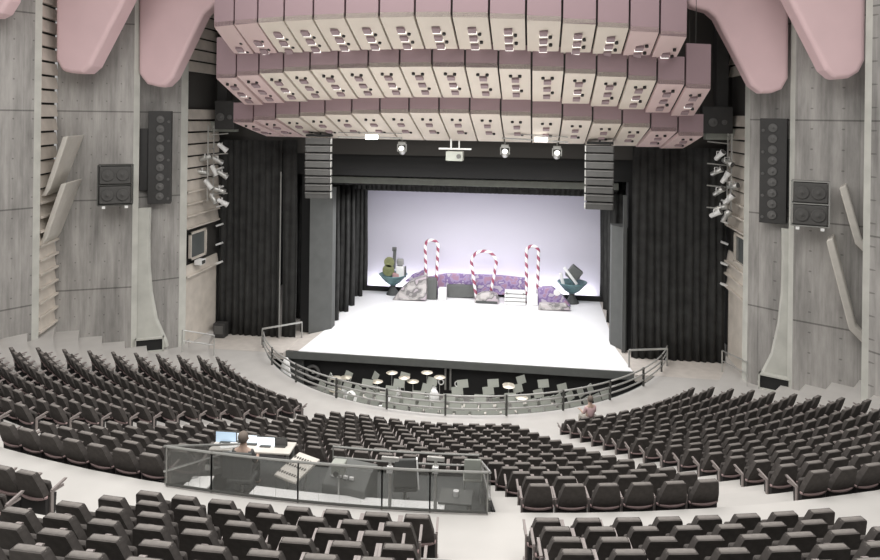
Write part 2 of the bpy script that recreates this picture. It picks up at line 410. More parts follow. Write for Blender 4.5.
# ------------------------------------------------------------------ side walls (saw-tooth concrete bays)
ZTOP = ZC + 8.6
def slab(name, a, b, th, z0, z1, m, s, bevel=0):
    """vertical slab from a to b in plan (x' from the axis), thickness away from the house"""
    ax, ay = X0 + s * a[0], a[1]; bx, by = X0 + s * b[0], b[1]
    d = Vector((bx - ax, by - ay, 0)).normalized(); n = Vector((-d.y, d.x, 0))
    if n.x * s < 0: n = -n
    mb = MB(); mb.prism([(ax, ay, z0), (bx, by, z0), (bx + n.x * th, by + n.y * th, z0), (ax + n.x * th, ay + n.y * th, z0)], (0, 0, z1 - z0))
    return struct(mb.build(name, m, bevel=bevel))
for s, sd in ((-1, 'left'), (1, 'right')):
    A, B0, B1, B2, C1, C2 = (15.50, 16.04, 13.41, 13.29, 12.31, 12.19) if s < 0 else (14.35, 15.25, 13.16, 13.07, 12.13, 12.05)
    slab('wall_' + sd, (A + 1.9, 21.0), (A, 24.1), .2, -.3, ZTOP, M['conc'], s)
    slab('trim_3', (A, 24.1), (A - .1, 24.35), .18, -.3, ZTOP, M['conc_edge'], s)
    slab('wall_' + sd, (B0, 26.1 if s < 0 else 26.0), (B1, 27.35), .2, -.3, ZTOP, M['conc'], s)
    slab('trim_3', (B1, 27.35), (B2, 27.6), .18, -.3, ZTOP, M['conc_edge'], s)
    slab('wall_' + sd, (13.75, 27.9), (C1, 29.3), .2, -.3, ZTOP, M['conc'], s)
    slab('trim_3', (C1, 29.3), (C2, 29.7), .18, -.3, ZTOP, M['conc_edge'], s)
    # base timber behind the slats
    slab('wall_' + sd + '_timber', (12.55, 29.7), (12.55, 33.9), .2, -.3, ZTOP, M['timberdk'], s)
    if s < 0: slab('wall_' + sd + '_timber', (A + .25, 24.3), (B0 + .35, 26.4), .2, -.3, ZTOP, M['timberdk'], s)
    # boarded cladding: tilted planks, one mesh per bay
    for (a, b, z0, z1, skip) in (((12.32, 29.85), (12.32, 33.25), .1, ZTOP, [(4.4, 5.6) if s < 0 else (5.1, 6.3), (11.6, 12.7)]), ((A + .02, 24.45), (B0 - .05, 26.1), 2.0, ZTOP, [])):
        if s > 0 and a[1] < 29: continue
        mb = MB(); z = z0
        if a[1] > 29:
            mb.prism([(X0 + s * 12.42, 29.9, .1), (X0 + s * 12.42, 33.2, .1), (X0 + s * 12.42, 33.2, 3.6), (X0 + s * 12.42, 29.9, 3.6)], (s * .05, 0, 0)); z = 3.6
        while z < z1 - .5:
            if not any(q[0] - .3 < z < q[1] for q in skip):
                ax, bx = X0 + s * a[0], X0 + s * b[0]
                mb.prism([(ax, a[1], z), (ax + s * .16, a[1], z), (ax + s * .16, a[1], z + .47), (ax + s * .09, a[1], z + .47)], (bx - ax, b[1] - a[1], 0))
                if z < 7.8: mb.prism([(ax - s * .12, a[1], z - .05), (ax + s * .1, a[1], z - .05), (ax + s * .1, a[1], z + .03), (ax - s * .12, a[1], z + .03)], (bx - ax, b[1] - a[1], 0))
            z += .56
        struct(mb.build('wall_' + sd + '_timber', M['timber']))
    # side-house window in the timber wall
    zc_ = 4.95 if s < 0 else 5.6
    fr = MB()
    for dy in (-.75, .75): fr.box((0, dy, 0), (.12, .1, 1.3))
    for dz in (-.6, .6): fr.box((0, 0, dz), (.12, 1.6, .1))
    wo = struct(fr.build('window_1' if s < 0 else 'window_2', M['timber'], loc=(X0 + s * 12.3, 31.0, zc_)))
    MB().box((s * .04, 0, 0), (.03, 1.42, 1.12)).build('pane', mat('dark_glass', (.12, .13, .13), .15), wo)
    # wall-foot vent
    vx = (13.62, 12.98)
    vp = at(148.5 if s < 0 else 776, 345 if s < 0 else 384, 27.72)
    v = empty('floor_vent', (vp.x, 27.80, vp.z), -s * R_(27), ('dark rectangular vent at the foot of the left concrete wall' if s < 0 else 'dark rectangular vent at the foot of the right concrete wall'), 'vent')
    m_ = MB(); m_.box((0, 0, .27), (1.15, .3, .06)); m_.box((0, 0, -.27), (1.15, .3, .06)); m_.box((-.55, 0, 0), (.06, .3, .6)); m_.box((.55, 0, 0), (.06, .3, .6))
    m_.build('frame', M['conc_edge'], v); MB().box((0, -.05, 0), (1.06, .06, .5)).build('opening', M['black'], v)
    # curved concrete fin against the last bay
    prof = [(0, 7.05), (.42, 7.05), (.40, 5.8), (.42, 4.6), (.52, 3.4), (.74, 2.2), (1.15, 1.2), (1.2, .95), (0, .95)]
    ax, ay = X0 + s * 13.32, 27.85; d = Vector((-s * 1.0, .5, 0)).normalized()
    poly = [(ax + d.x * u, ay + d.y * u, z) for u, z in prof]
    o = MB().prism(poly, (-s * .0, -.22, 0)).build('concrete_fin', M['conc_edge'], bevel=.02)
    tag(o, 'tall curved concrete fin against the ' + sd + ' side wall below the loudspeakers', 'concrete fin')

# upper hall ceiling above the reflectors
mb = MB(); mb.box((X0, 26.0, ZTOP + .2), (38, 18.0, .3)); struct(mb.build('ceiling', M['mauve']))
# concrete wall over the side boxes behind the reflector
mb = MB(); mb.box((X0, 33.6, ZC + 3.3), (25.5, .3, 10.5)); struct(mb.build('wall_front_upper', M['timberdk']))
for s in (-1, 1):
    mb = MB(); mb.box((X0 + s * 11.9, 32.6, ZC - .65), (1.5, .5, .5)); struct(mb.build('trim_4', M['beam'], bevel=.02))

# pink plaster shells hanging over the side walls
def fin(pts, Y, th, label, m='pink'):
    poly = [at(x, y, Y) for x, y in pts]
    o = MB().prism(poly, (0, th, 0)).build('ceiling_shell', M[m], bevel=.16, seg=4)
    for p in o.data.polygons: p.use_smooth = False
    return tag(o, label, 'ceiling shell')
fin([(55, -60), (55, 60), (61, 71), (70, 73), (82, 73), (90, 66), (124, 0), (152, -60)], 25.1, .9, 'pink plaster shell hanging top left, nearest the left frame edge')
fin([(138, -40), (138, 74), (146, 84), (158, 87), (164, 86), (172, 78), (203, 14), (214, 4), (245, -6), (250, -40)], 27.4, .8, 'pink plaster shell hanging top left, beside the reflector panels')
fin([(790, -40), (789, 78), (783, 89), (773, 93), (762, 93), (752, 86), (716, 18), (708, 11), (690, 6), (680, -40)], 27.4, .8, 'pink plaster shell hanging top right, beside the reflector panels')
fin([(867, -60), (866, 60), (860, 72), (850, 78), (836, 79), (826, 70), (786, -8), (760, -60)], 24.9, .9, 'pink plaster shell hanging top right, nearest the right frame edge')
fin([(-60, -40), (14, -40), (8, 0), (0, 13), (-8, 17), (-60, 17)], 22.0, .7, 'corner of a pink plaster shell in the top left corner')

# ------------------------------------------------------------------ stepped reflector over the forestage
def o_of_s(s, K): return s - s ** 3 / (1.5 * K * K)
tiers = [(21.3, 3.10, 23.6, 2.25, 2.2, -11, 4, 'upper', 30, 1.16, 4.4), (23.5, 1.70, 26.5, .67, .56, -12, 5, 'middle', 40, 1.14, 4.55), (26.5, .12, 30.7, -1.15, .56, -12, 5, 'lower', 48, 1.19, 4.6)]
for (ya, za, yb, zb, rise, j0, j1, tname, KC, PITCH, S0) in tiers:
    nP = j1 - j0
    for j in range(j0, j1):
        sa = S0 + PITCH * j; sb = sa + PITCH
        oa, ob = o_of_s(sa, KC), o_of_s(sb, KC); gp = .07; oa += gp / 2; ob -= gp / 2; om = (oa + ob) / 2
        ga, gb, gm = oa * oa / KC, ob * ob / KC, om * om / KC      # front edge curves back towards the sides
        sag = {'upper': -.006 * (om > 0), 'middle': -.0049 - .002 * (om > 0), 'lower': -.0063 - .002 * (om > 0)}[tname] * om * om
        sag2 = {'upper': -.004, 'middle': -.0055 - .002 * (om > 0), 'lower': -.0025 * (om > 0)}[tname] * om * om
        z1_ = za + sag; z2_ = zb + sag2; r = rise
        prev = {'middle': (2.25, .004), 'lower': (.67, .0055 + .002 * (om > 0))}.get(tname)
        if prev: r = prev[0] - prev[1] * om * om - z1_ + .24
        if tname == 'middle' and (j >= 4 or j == j0): r = 1.6
        i = j - j0
        side = ORD[i] + ' from the left' if i < nP / 2 else (ORD[nP - 1 - i] + ' from the right' if i < nP - 1 else 'rightmost')
        if i == 0: side = 'leftmost'
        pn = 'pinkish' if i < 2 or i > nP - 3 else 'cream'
        t = empty('reflector_panel', (X0 + om, ya + gm, ZC + z1_), 0, '%s acoustic reflector panel, %s in the %s tier over the stage' % (pn, side, tname), 'acoustic panel', 'reflector panels, %s tier' % tname)
        dy, dz = yb - ya - (gb * 0), z2_ - z1_
        xa, xb = oa - om, ob - om; ya_, yb_ = ga - gm, gb - gm
        pr = [(0, 0), (dy * .5, dz * .5 - .02), (dy * .90, dz * .90 - .01), (dy, dz + .06)]
        poly = [(xa, y + ya_, z) for y, z in pr] + [(xa, y + ya_, z + .16) for y, z in pr[::-1]]
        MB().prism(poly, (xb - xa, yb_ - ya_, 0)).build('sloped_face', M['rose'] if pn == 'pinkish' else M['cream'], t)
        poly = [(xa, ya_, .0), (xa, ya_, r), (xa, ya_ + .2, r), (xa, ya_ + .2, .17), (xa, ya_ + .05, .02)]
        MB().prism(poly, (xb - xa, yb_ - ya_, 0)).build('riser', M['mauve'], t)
        MB().cyl((0, .5, dz * .5 / dy + .1), (0, .5, ZTOP - ZC - z1_ + .06), .012, 5).build('suspension_rod', M['post'], t)
        mtx = Matrix.Rotation(atan2(dz, dy), 3, 'X')
        nrm = mtx @ Vector((0, 0, -1))
        lamps = (.32, .56, .80) if tname == 'upper' else ((.28, .50, .74) if tname == 'middle' else (.35, .58))
        if tname == 'upper' and (i < 2 or i > nP - 3): lamps = (.62,) if i in (0, nP - 1) else (.5, .74)
        for q, fr_ in enumerate(lamps):
            c = Vector((0, dy * fr_, dz * fr_ - .02))
            hsg = MB(); hsg.box((0, 0, 0), (.26, .30, .08), mtx=mtx)
            hs = hsg.build('downlight_housing', M['socket'], t, loc=c + nrm * .03)
            if tname == 'upper' or (tname == 'middle' and q == 1 and j % 2 == 0):
                MB().box((0, .16, -.05), (.27, .09, .07), mtx=mtx).build('lamp_lens', M['lens'], hs)
        for sx, fr_ in (((.22, .44), (.24, .68)) if tname == 'upper' else ((-.16, .17), (.16, .18), (.2, .62))):
            c = Vector((sx, dy * fr_, dz * fr_))
            MB().cyl(c, c + nrm * .08, .06, 8).build('spot_cap', M['seatdk'], t)

# white work lights and clamps along the lower edge of the reflector
def moving_light(px, py, Y, label):
    p = at(px, py, Y)
    t = empty('moving_light', p, 0, label, 'stage light', 'stage lights under the reflector')
    MB().box((0, 0, .32), (.34, .22, .16)).build('base', M['railgrey'], t, bevel=.02); MB().cyl((0, 0, .38), (0, 0, .95), .02, 6).build('clamp', M['railgrey'], t)
    m = MB(); m.box((-.19, 0, .12), (.04, .1, .34)); m.box((.19, 0, .12), (.04, .1, .34)); m.build('yoke', M['railgrey'], t)
    mt = Matrix.Rotation(R_(60), 3, 'X')
    h = MB().lathe([(.08, -.2), (.15, -.14), (.16, .1), (.13, .2)], n=12, mtx=mt).build('lamp_head', M['steel'], t, smooth=True)
    MB().lathe([(.12, .201), (.12, .215)], n=12, mtx=mt).build('lamp_lens', M['lens'], h)
    return t
moving_light(402, 150.5, 30.6, 'small round stage light hanging under the reflector left of the projector')
moving_light(505, 153.5, 30.6, 'small round stage light hanging under the reflector just right of the projector')
moving_light(557, 155.0, 30.6, 'small round stage light hanging nearest the right loudspeaker array')
p = at(455, 152, 30.2)
t = empty('projector', p, 0, 'pale projector hung on a cross bar at the reflector edge', 'projector')
MB().box((0, 0, -.17), (.75, .6, .42)).build('body', M['beam'], t, bevel=.04)
m = MB(); m.bar((-.72, 0, .14), (.72, 0, .14), .07, .07); m.build('cross_bar', M['white'], t)
m = MB(); m.cyl((-.18, 0, .1), (-.18, 0, .62), .04, 8); m.cyl((.18, 0, .1), (.18, 0, .5), .03, 8); m.build('hanger', M['white'], t)
MB().cyl((.2, -.31, -.17), (.2, -.36, -.17), .1, 12).build('lamp_lens', M['cone'], t)
for (pa, pb, lp, nm) in (((338, 137), (402, 138), (372, 137), 'left'), ((502, 138), (568, 142), (541, 139.5), 'right')):
    a = at(*pa, 29.2); b = at(*pb, 29.2); c = at(*lp, 29.1)
    t = empty('light_bar', c, 0, 'short lighting bar with one bright lamp, %s end of the reflector edge' % nm, 'light bar')
    m = MB(); m.tube([a - c, b - c], .035); m.tube([a - c + Vector((0, 0, .2)), b - c + Vector((0, 0, .2))], .02)
    m.build('bar', M['railgrey'], t)
    MB().box((0, -.06, 0), (.55, .14, .2)).build('work_lamp', mat('work_lamp', (.9, .9, .9), .4, emit=(1, 1, .97, 3)), t, bevel=.03)

# ------------------------------------------------------------------ loudspeakers
def line_array(pxt, pyt, Y, wd, label, s):
    p = at(pxt, pyt, Y)
    t = empty('line_array', p, R_(-s * 4), label, 'loudspeaker array')
    m = MB(); m.box((0, 0, 0), (wd * .95, .6, .10)); m.box((0, .2, .35), (.08, .08, .6)); m.cyl((0, .2, .3), (0, .2, ZTOP - p.z + .06), .015, 5); m.build('flying_frame', M['black'], t)
    z = -.08; tilt = 0; y = 0
    for k in range(8):
        tilt = R_(1.2 * k)
        h = .32
        mt = Matrix.Rotation(tilt, 3, 'X')
        c = Vector((0, y, z - h / 2))
        cab = MB()
        cab.prism([Vector((x, yy, zz)) for x, yy, zz in ((-wd / 2, -.3, -h / 2 + .02), (-wd / 2 + .05, -.34, -h / 2 + .02), (wd / 2 - .05, -.34, -h / 2 + .02), (wd / 2, -.3, -h / 2 + .02), (wd / 2 - .12, .3, -h / 2 + .02), (-wd / 2 + .12, .3, -h / 2 + .02))], (0, 0, h - .04))
        cab.v = [tuple(mt @ Vector(v) + c) for v in cab.v]
        co = cab.build('cabinet', M['arraygrey'], t, bevel=.012)
        g = MB(); g.box((0, -.35, .11), (wd * .96, .03, .035)); g.v = [tuple(mt @ Vector(v) + c) for v in g.v]; g.build('edge_trim', M['cone'], co)
        g = MB(); g.box((-s * (wd / 2 + .02), -.22, 0), (.05, .16, h * .8)); g.v = [tuple(mt @ Vector(v) + c) for v in g.v]; g.build('rigging_bracket', M['steel'], co)
        z -= h + .02; y += sin(tilt) * .3 * .5
    return t
line_array(319.5, 135.5, 30.0, 1.16, 'hanging loudspeaker line array left of the stage opening', -1)
line_array(600, 143, 30.0, 1.16, 'hanging loudspeaker line array right of the stage opening', 1)

def driver(mb_, c, r, nrm):
    z = Vector((0, 0, 1)); q = z.rotation_difference(Vector(nrm).normalized()).to_matrix()
    mb_.lathe([(r, 0), (r, .03), (r * .82, .035), (r * .35, -.02 + .03), (r * .2, .05)], c=c, n=14, mtx=q)
for s, sd in ((-1, 'left'), (1, 'right')):
    base = Vector((X0 + s * 12.75, 28.35, ZC - 3.95)); rz = -s * R_(24)
    t = empty('speaker_column', base, rz, 'tall black column of stacked loudspeakers on the %s concrete wall' % sd, 'loudspeaker')
    n = 9
    MB().box((0, 0, 2.0), (.95, .5, 4.05)).build('enclosure', M['speaker'], t, bevel=.02)
    MB().box((s * .66, .1, 1.9), (.34, .4, 2.7)).build('side_enclosure', M['speaker'], t, bevel=.02)
    for k in range(n):
        m = MB(); driver(m, (-.02 * s, -.25, .3 + k * .42), .17, (0, -1, 0)); m.build('speaker_cone', M['cone'], t, smooth=True)
    for k in range(0, n, 2):
        m = MB(); driver(m, (-.36 * s, -.25, .2 + k * .42), .06, (0, -1, 0)); m.build('tweeter', M['cone'], t, smooth=True)
    px = ((101, 133, 164, 204) if s < 0 else (788, 827, 180, 225))
    a = at(px[0], px[2], 26.45); b = at(px[1], px[3], 26.45)
    wd = b.x - a.x; h = a.z - b.z
    wd *= .88
    t = empty('speaker_cradle', ((a.x + b.x) / 2 + (.1 if s < 0 else 0), 26.2, b.z), R_(30) if s < 0 else R_(-20), 'pair of black loudspeakers in a wall cradle, ' + sd + ' concrete wall', 'loudspeaker')
    for q in range(2):
        sp = MB().box((0, 0, h * (.25 + .5 * q)), (wd * .92, .5, h * .44)).build('loudspeaker_box', M['grille'], t, bevel=.03)
        m = MB(); driver(m, (-wd * .22, -.25, h * (.25 + .5 * q)), h * .15, (0, -1, 0)); driver(m, (wd * .22, -.25, h * (.25 + .5 * q)), h * .15, (0, -1, 0))
        m.build('speaker_cone', M['grille'], sp, smooth=True)
    m = MB()
    for z in (0, h * .5, h): m.box((0, 0, z), (wd, .5, .04))
    for x in (-wd / 2, wd / 2): m.box((x, 0, h / 2), (.05, .56, h))
    m.build('cradle_frame', M['post'] if s < 0 else M['railgrey'], t)
    m = MB(); m.box((-wd * .33, -.2, -.09), (.12, .1, .1)); m.box((wd * .33, -.2, -.09), (.12, .1, .1)); m.build('bracket', M['white'], t)
    # black speaker box behind the reflector's end
    p = at(227 if s < 0 else 716, 115 if s < 0 else 120, 32.2)
    t = empty('side_loudspeaker', p, 0, 'black loudspeaker box beside the %s end of the reflector' % sd, 'loudspeaker')
    MB().box((0, 0, 0), (1.0 if s < 0 else 1.3, .6, 1.4 if s < 0 else 1.2)).build('enclosure', M['speaker'], t, bevel=.03)
    m = MB(); driver(m, (-.2, -.3, -.1), .2, (0, -1, 0)); m.build('speaker_cone', M['cone'], t, smooth=True)
    m = MB(); driver(m, (.28, -.3, -.1), .12, (0, -1, 0)); m.build('speaker_cone', M['cone'], t, smooth=True)
    tag(MB().box((0, 0, 0), (.5, .6, 5.2)).build('black_pilaster', M['speaker'], loc=(X0 + s * 12.2 + (-s * .35), 32.7, ZC + 2.3)), 'black vertical pilaster beside the %s end of the reflector' % sd, 'pilaster')
    # lighting ladder with lanterns
    if s < 0: sp = [(222, 147, 40), (205, 158, -20), (217, 160, 30), (214, 170, 60), (202, 172, 10), (222, 174, 35), (208, 184, 50), (219, 190, 20), (213, 198, 60), (222, 202, 30)]
    else: sp = [(719, 156, -40), (727, 162, 20), (716, 172, -30), (725, 178, -60), (732, 186, -10), (718, 192, -35), (728, 200, -50), (720, 208, -20), (726, 216, -60), (715, 214, -30)]
    lx = X0 + s * 11.95
    m = MB()
    for yy in (31.2, 31.8): m.tube([(lx, yy, ZC - 4.2), (lx, yy, ZC - .6)], .035)
    for k in range(8): m.tube([(lx, 31.2, ZC - 4.1 + k * .48), (lx, 31.8, ZC - 4.1 + k * .48)], .025)
    for k in range(4): m.tube([(lx, 31.5, ZC - 3.9 + k * .95), (lx - s * 1.0, 31.2, ZC - 3.8 + k * .95)], .03)
    for yy in (31.2, 31.8): m.tube([(lx, yy, ZC - 3.0), (lx + s * .3, yy, ZC - 3.0)], .03)
    tag(m.build('lighting_ladder', M['steel']), 'steel lighting ladder with brackets on the %s side of the stage' % sd, 'ladder')
    for k, (px_, py_, tl) in enumerate(sp):
        p = at(px_, py_, 31.2)
        where = 'topmost' if k == 0 else ('lowest' if k == len(sp) - 1 else ORD[k] + ' from the top')
        t = empty('stage_lantern', p, R_(s * -35 + random.uniform(-25, 25)), 'silver stage lantern, %s on the %s lighting ladder' % (where, sd), 'stage light', 'lanterns on the %s ladder' % sd)
        mt = Matrix.Rotation(R_(90 + tl), 3, 'Y')
        b_ = MB().lathe([(.05, -.26), (.1, -.22), (.11, .1), (.14, .3)], n=10, mtx=mt).build('body', M['steel'] if k % 3 else M['white'], t, smooth=True)
        MB().lathe([(.12, .301), (.12, .31)], n=10, mtx=mt).build('lamp_lens', M['cone'], b_)
        m = MB(); m.tube([(0, -.14, 0), (0, -.14, .2), (0, .14, .2), (0, .14, 0)], .018, 5); m.build('yoke', M['white'], t)

# leaning cream parapet panels of the side boxes
def box_panel(pt, pb, Yb, L, label, curl):
    b = at(*pb, Yb); tp = at(*pt, Yb); s = -1 if b.x < X0 else 1
    dw = Vector((s * .41 if s > 0 else -.30, .91, 0)) * L
    th = Vector((.91, -s * .41, 0)) * (.22)
    prof = [tp, b]
    if curl:
        c = at(*curl, Yb); prof = [tp, b, c]
    m = MB(); n = Vector((.2, 0, 0)); 
    pts = prof + [q + Vector((.24, 0, .04)) for q in prof[::-1]]
    if s > 0: pts = prof + [q + Vector((.22, 0, .12)) for q in prof[::-1]]
    m.prism(pts, dw * 1.0)
    return tag(m.build('box_parapet', M['panel'], bevel=.05, seg=3), label, 'parapet')
box_panel((62.5, 137), (44.5, 190), 24.7, 3.6, 'upper leaning cream parapet panel of the left side box', (40, 197))
box_panel((60.5, 184), (41, 240), 24.7, 3.6, 'lower leaning cream parapet panel of the left side box', (37, 246))
box_panel((839, 188), (855, 244), 25.7, 2.4, 'upper thin leaning cream parapet on the right wall', (863, 252))
box_panel((826, 241), (849, 330), 25.7, 2.4, 'lower thin leaning cream parapet on the right wall', (863, 344))

# white steel details on timber wall ends: plank ends
for s, sd in ((-1, 'left'), (1, 'right')):
    m = MB()
    for k in range(6):
        m.bar((X0 + s * 12.3, 33.0, 3.6 + k * .95), (X0 + s * 12.02, 33.0, 3.7 + k * .95), .3, .09)
    tag(m.build('cleat_rail', M['white']), 'row of short white cleats at the %s timber wall end' % sd, 'cleats')
    # small handrails by the timber walls
    m = MB(); x = X0 + s * 12.0
    a, b = Vector((x, 29.6, .55)), Vector((x - s * .6, 31.2, 0))
    if s < 0: a, b = atz(182, 352, .75), atz(214, 356, 0)
    else: a, b = atz(747, 386, .6), atz(722, 372, 0)
    m.tube([a, a + Vector((0, 0, .95)), b + Vector((0, 0, .95)), b], .03); m.tube([a + Vector((0, 0, .5)), b + Vector((0, 0, .5))], .025)
    tag(m.build('handrail', M['steel']), 'small steel handrail by the %s timber wall' % sd, 'handrail')
p = at(216, 331, 32.8)
t = empty('floor_monitor', (X0 - 11.9, 32.7, .02), 0, 'dark equipment box on the floor at the left drape edge', 'equipment box')
MB().box((0, 0, .35), (.6, .5, .7)).build('body', M['speaker'], t, bevel=.03); MB().box((0, -.26, .4), (.45, .03, .4)).build('grille', M['cone'], t)
p = at(205, 263, 31.0)
t = empty('wall_control_box', (X0 - 12.13, 30.9, 4.12), 0, 'small dark control box on a ledge under the left timber window', 'box')
MB().box((0, 0, 0), (.34, .5, .24)).build('body', M['white'], t, bevel=.02); MB().box((.18, 0, 0), (.03, .3, .16)).build('front', M['post'], t)

# ------------------------------------------------------------------ pit rail
RA0, RA1 = -66, 74
def rail_piece(ta, tb, idx):
    t = empty('pit_rail', pol(10.08, ta, 0), 0)
    o_ = Vector(pol(10.08, ta, 0)); n = 6
    for z in (.74, .50, .26):
        m = MB(); m.tube([Vector(pol(10.08, ta + (tb - ta) * i / n, z)) - o_ for i in range(n + 1)], .034, 6); m.build('rail_bar', M['railpale'], t, smooth=True)
    m = MB(); q = Vector(pol(10.08, ta, 0)) - o_
    m.box(q + Vector((0, 0, .39)), (.07, .07, .78), R_(ta)); m.build('post', M['post'], t)
    return t
edges = [-66, -52, -38, -24, -11, 2, 15, 28, 41, 54, 66, 74]
for i in range(len(edges) - 1):
    t = rail_piece(edges[i], edges[i + 1], i)
    tag(t, 'curved grey pit railing section, %s from the left end of the pit' % ORD[i], 'railing', 'pit railing sections')
for (pa, pb, lb) in (((262, 345), (311, 347), 'straight white handrail from pit corner to the left grey column'), ((667, 366), (629, 367.5), 'straight white handrail from pit corner to the right grey column')):
    a, b = atz(*pa, 0), atz(*pb, 0)
    if b.x < X0: b = Vector((X0 - 7.9, 33.3, 0))
    if b.y < 31.45: b.y = 31.45
    t = empty('corner_handrail', a, 0, lb, 'handrail')
    d = b - a; m = MB()
    m.bar((0, 0, .78), (d.x, d.y, .78), .07, .07); m.build('top_bar', M['steel'], t)
    m = MB(); m.cyl((0, 0, 0), (0, 0, .78), .04, 8); m.build('post', M['railgrey'], t)
    m = MB(); m.cyl((d.x, d.y, 0), (d.x, d.y, .78), .04, 8); m.build('post', M['railgrey'], t)

# ------------------------------------------------------------------ pit contents
def pit_chair():
    t = empty('pit_chair', (0, 0, 0))
    MB().box((0, 0, .46), (.42, .4, .05)).build('seat', M['panel'], t, bevel=.015)
    MB().box((0, -.2, .72), (.40, .04, .28)).build('backrest', M['beam'], t, bevel=.015)
    for sx in (-.18, .18):
        for sy in (-.19, .17): MB().tube([(sx, sy, 0), (sx, sy * .9, .45 if sy > 0 else .8)], .014, 5).build('leg', M['steel'], t)
    return t
def music_stand():
    t = empty('music_stand', (0, 0, 0))
    m = MB()
    for k in range(3): m.tube([(0, 0, .25), (.28 * cos(k * 2.09), .28 * sin(k * 2.09), 0)], .012, 5)
    m.build('tripod', M['railgrey'], t)
    MB().tube([(0, 0, .2), (0, 0, 1.1)], .014, 6).build('pole', M['railgrey'], t)
    MB().box((0, 0, 1.2), (.5, .03, .34), mtx=Matrix.Rotation(R_(-25), 3, 'X')).build('desk', M['beam'], t)
    MB().box((0, .028, 1.215), (.4, .02, .28), mtx=Matrix.Rotation(R_(-25), 3, 'X')).build('sheet_music', M['paper'], t)
    return t
pc = pit_chair(); pck = [o for o in COL.objects if o.parent == pc]
ms = music_stand(); msk = [o for o in COL.objects if o.parent == ms]
rnd = random.Random(11); used = 0
rows_p = [(9.3, -40, 52, 4.0), (8.5, -44, 50, 4.6), (7.7, -42, 44, 5.2), (6.9, -40, 42, 6.0), (6.1, -38, 38, 7.0)]
n_c = n_s = 0
for ri, (rr, ta, tb, st) in enumerate(rows_p):
    th = ta; i = 0
    rn = ['nearest the railing', 'second from the railing', 'third from the railing', 'fourth from the railing', 'farthest from the railing'][ri]
    while th < tb:
        x, y, z = pol(rr + rnd.uniform(-.2, .2), th + rnd.uniform(-1, 1), ZP)
        if y < YL - .6:
            c = pc if n_c == 0 else copy_tree(pc, pck); n_c += 1
            c.location = (x, y, z); c.rotation_euler.z = R_(th) + rnd.uniform(-.6, .6)
            tag(c, 'grey pit chair, %s from the left in the pit row %s' % (ORD_(i), rn), 'chair', 'chairs in the orchestra pit')
            if i % 2 == ri % 2 or ri < 2:
                s_ = ms if n_s == 0 else copy_tree(ms, msk); n_s += 1
                s_.location = pol(rr - .55, th + 1.5, ZP); s_.rotation_euler.z = R_(th) + rnd.uniform(-.4, .4)
                tag(s_, 'music stand with sheet before the %s chair from left, pit row %s' % (ORD_(i), rn), 'music stand', 'music stands in the pit')
        th += st; i += 1
def drum(px, py, Y, lb):
    p = at(px, py, Y); p.z = ZP
    t = empty('drum_kit', p, rnd.uniform(0, 3), lb, 'drum kit')
    MB().lathe([(.28, -.22), (.28, .22)], c=(0, 0, .3), n=18, mtx=Matrix.Rotation(pi / 2, 3, 'X')).build('bass_drum', M['white'], t)
    MB().lathe([(.19, .55), (.19, .75)], c=(-.45, .1, 0), n=16).build('snare_drum', M['steel'], t)
    MB().lathe([(.17, .7), (.17, .95)], c=(.25, .1, 0), n=16).build('tom_drum', M['white'], t)
    for q, (x, y, z) in enumerate(((-.6, .3, 1.25), (.6, .2, 1.35), (.1, .5, 1.5))):
        s_ = MB().tube([(x, y, 0), (x, y, z)], .014, 5).build('cymbal_stand', M['steel'], t)
        MB().lathe([(.26, z), (.05, z + .04), (.02, z + .05)], c=(x, y, 0), n=18).build('cymbal', M['gold'], s_)
drum(392, 385, 29.6, 'drum kit with cymbals left of centre in the pit')
drum(428, 385, 29.9, 'drum kit with cymbals just left of the pit centre pipes')
drum(346, 390, 29.0, 'drum kit at the left end of the pit')
drum(520, 392, 29.6, 'drum kit right of centre in the pit')
def keyboard(px, py, Y, lb, m):
    p = at(px, py, Y); p.z = ZP
    t = empty('keyboard', p, rnd.uniform(-.4, .4), lb, 'keyboard')
    MB().box((0, 0, .85), (1.25, .38, .12)).build('body', m, t, bevel=.02)
    MB().box((0, .06, .915), (1.1, .14, .015)).build('keys', M['white'], t)
    mm = MB(); mm.tube([(-.45, -.2, 0), (.45, .2, .8)], .02, 5); mm.tube([(.45, -.2, 0), (-.45, .2, .8)], .02, 5); mm.build('stand', M['post'], t)
keyboard(372, 398, 27.8, 'pale keyboard on a crossed stand, left part of pit', M['beam'])
keyboard(330, 396, 27.6, 'white keyboard near the left end of the railing', M['white'])
keyboard(485, 402, 27.6, 'keyboard on a crossed stand right of the pit centre', M['railgrey'])
# cloth-covered shapes at the pit's left end
def shroud(x, y, z0, h, r, lb, seed):
    rn = random.Random(seed); prof = []
    for i in range(9):
        f = i / 8; prof.append((r * (1.15 - .55 * f + .10 * rn.uniform(-1, 1)) * (1 if f < .95 else .5), h * f))
    m = MB().lathe(prof, n=14); m.v = [(a + .06 * rn.uniform(-1, 1), b + .06 * rn.uniform(-1, 1), c) for a, b, c in m.v]
    o = m.build('cloth_covered_instrument', M['white'], loc=(x, y, z0), smooth=True, sub=1)
    return tag(o, lb, 'covered instrument')
p = at(277, 366, 30.3); shroud(p.x + .35, p.y + .2, ZP, 1.75, .30, 'white cloth-covered upright shape at the far left of the pit', 2)
p = at(351, 385, 28.4); shroud(p.x, p.y, ZP, 1.25, .4, 'white cloth-covered instrument behind the left railing', 5)
p = at(434, 380, 29.0); shroud(p.x, p.y, ZP, 1.35, .3, 'white draped harp-like shape left of the pit centre pipes', 8)
p = at(308, 378, 30.9)
t = empty('cable_reel', (p.x, 31.6, p.z), 0, 'pale round coil hanging on the pit back wall at left', 'cable coil')
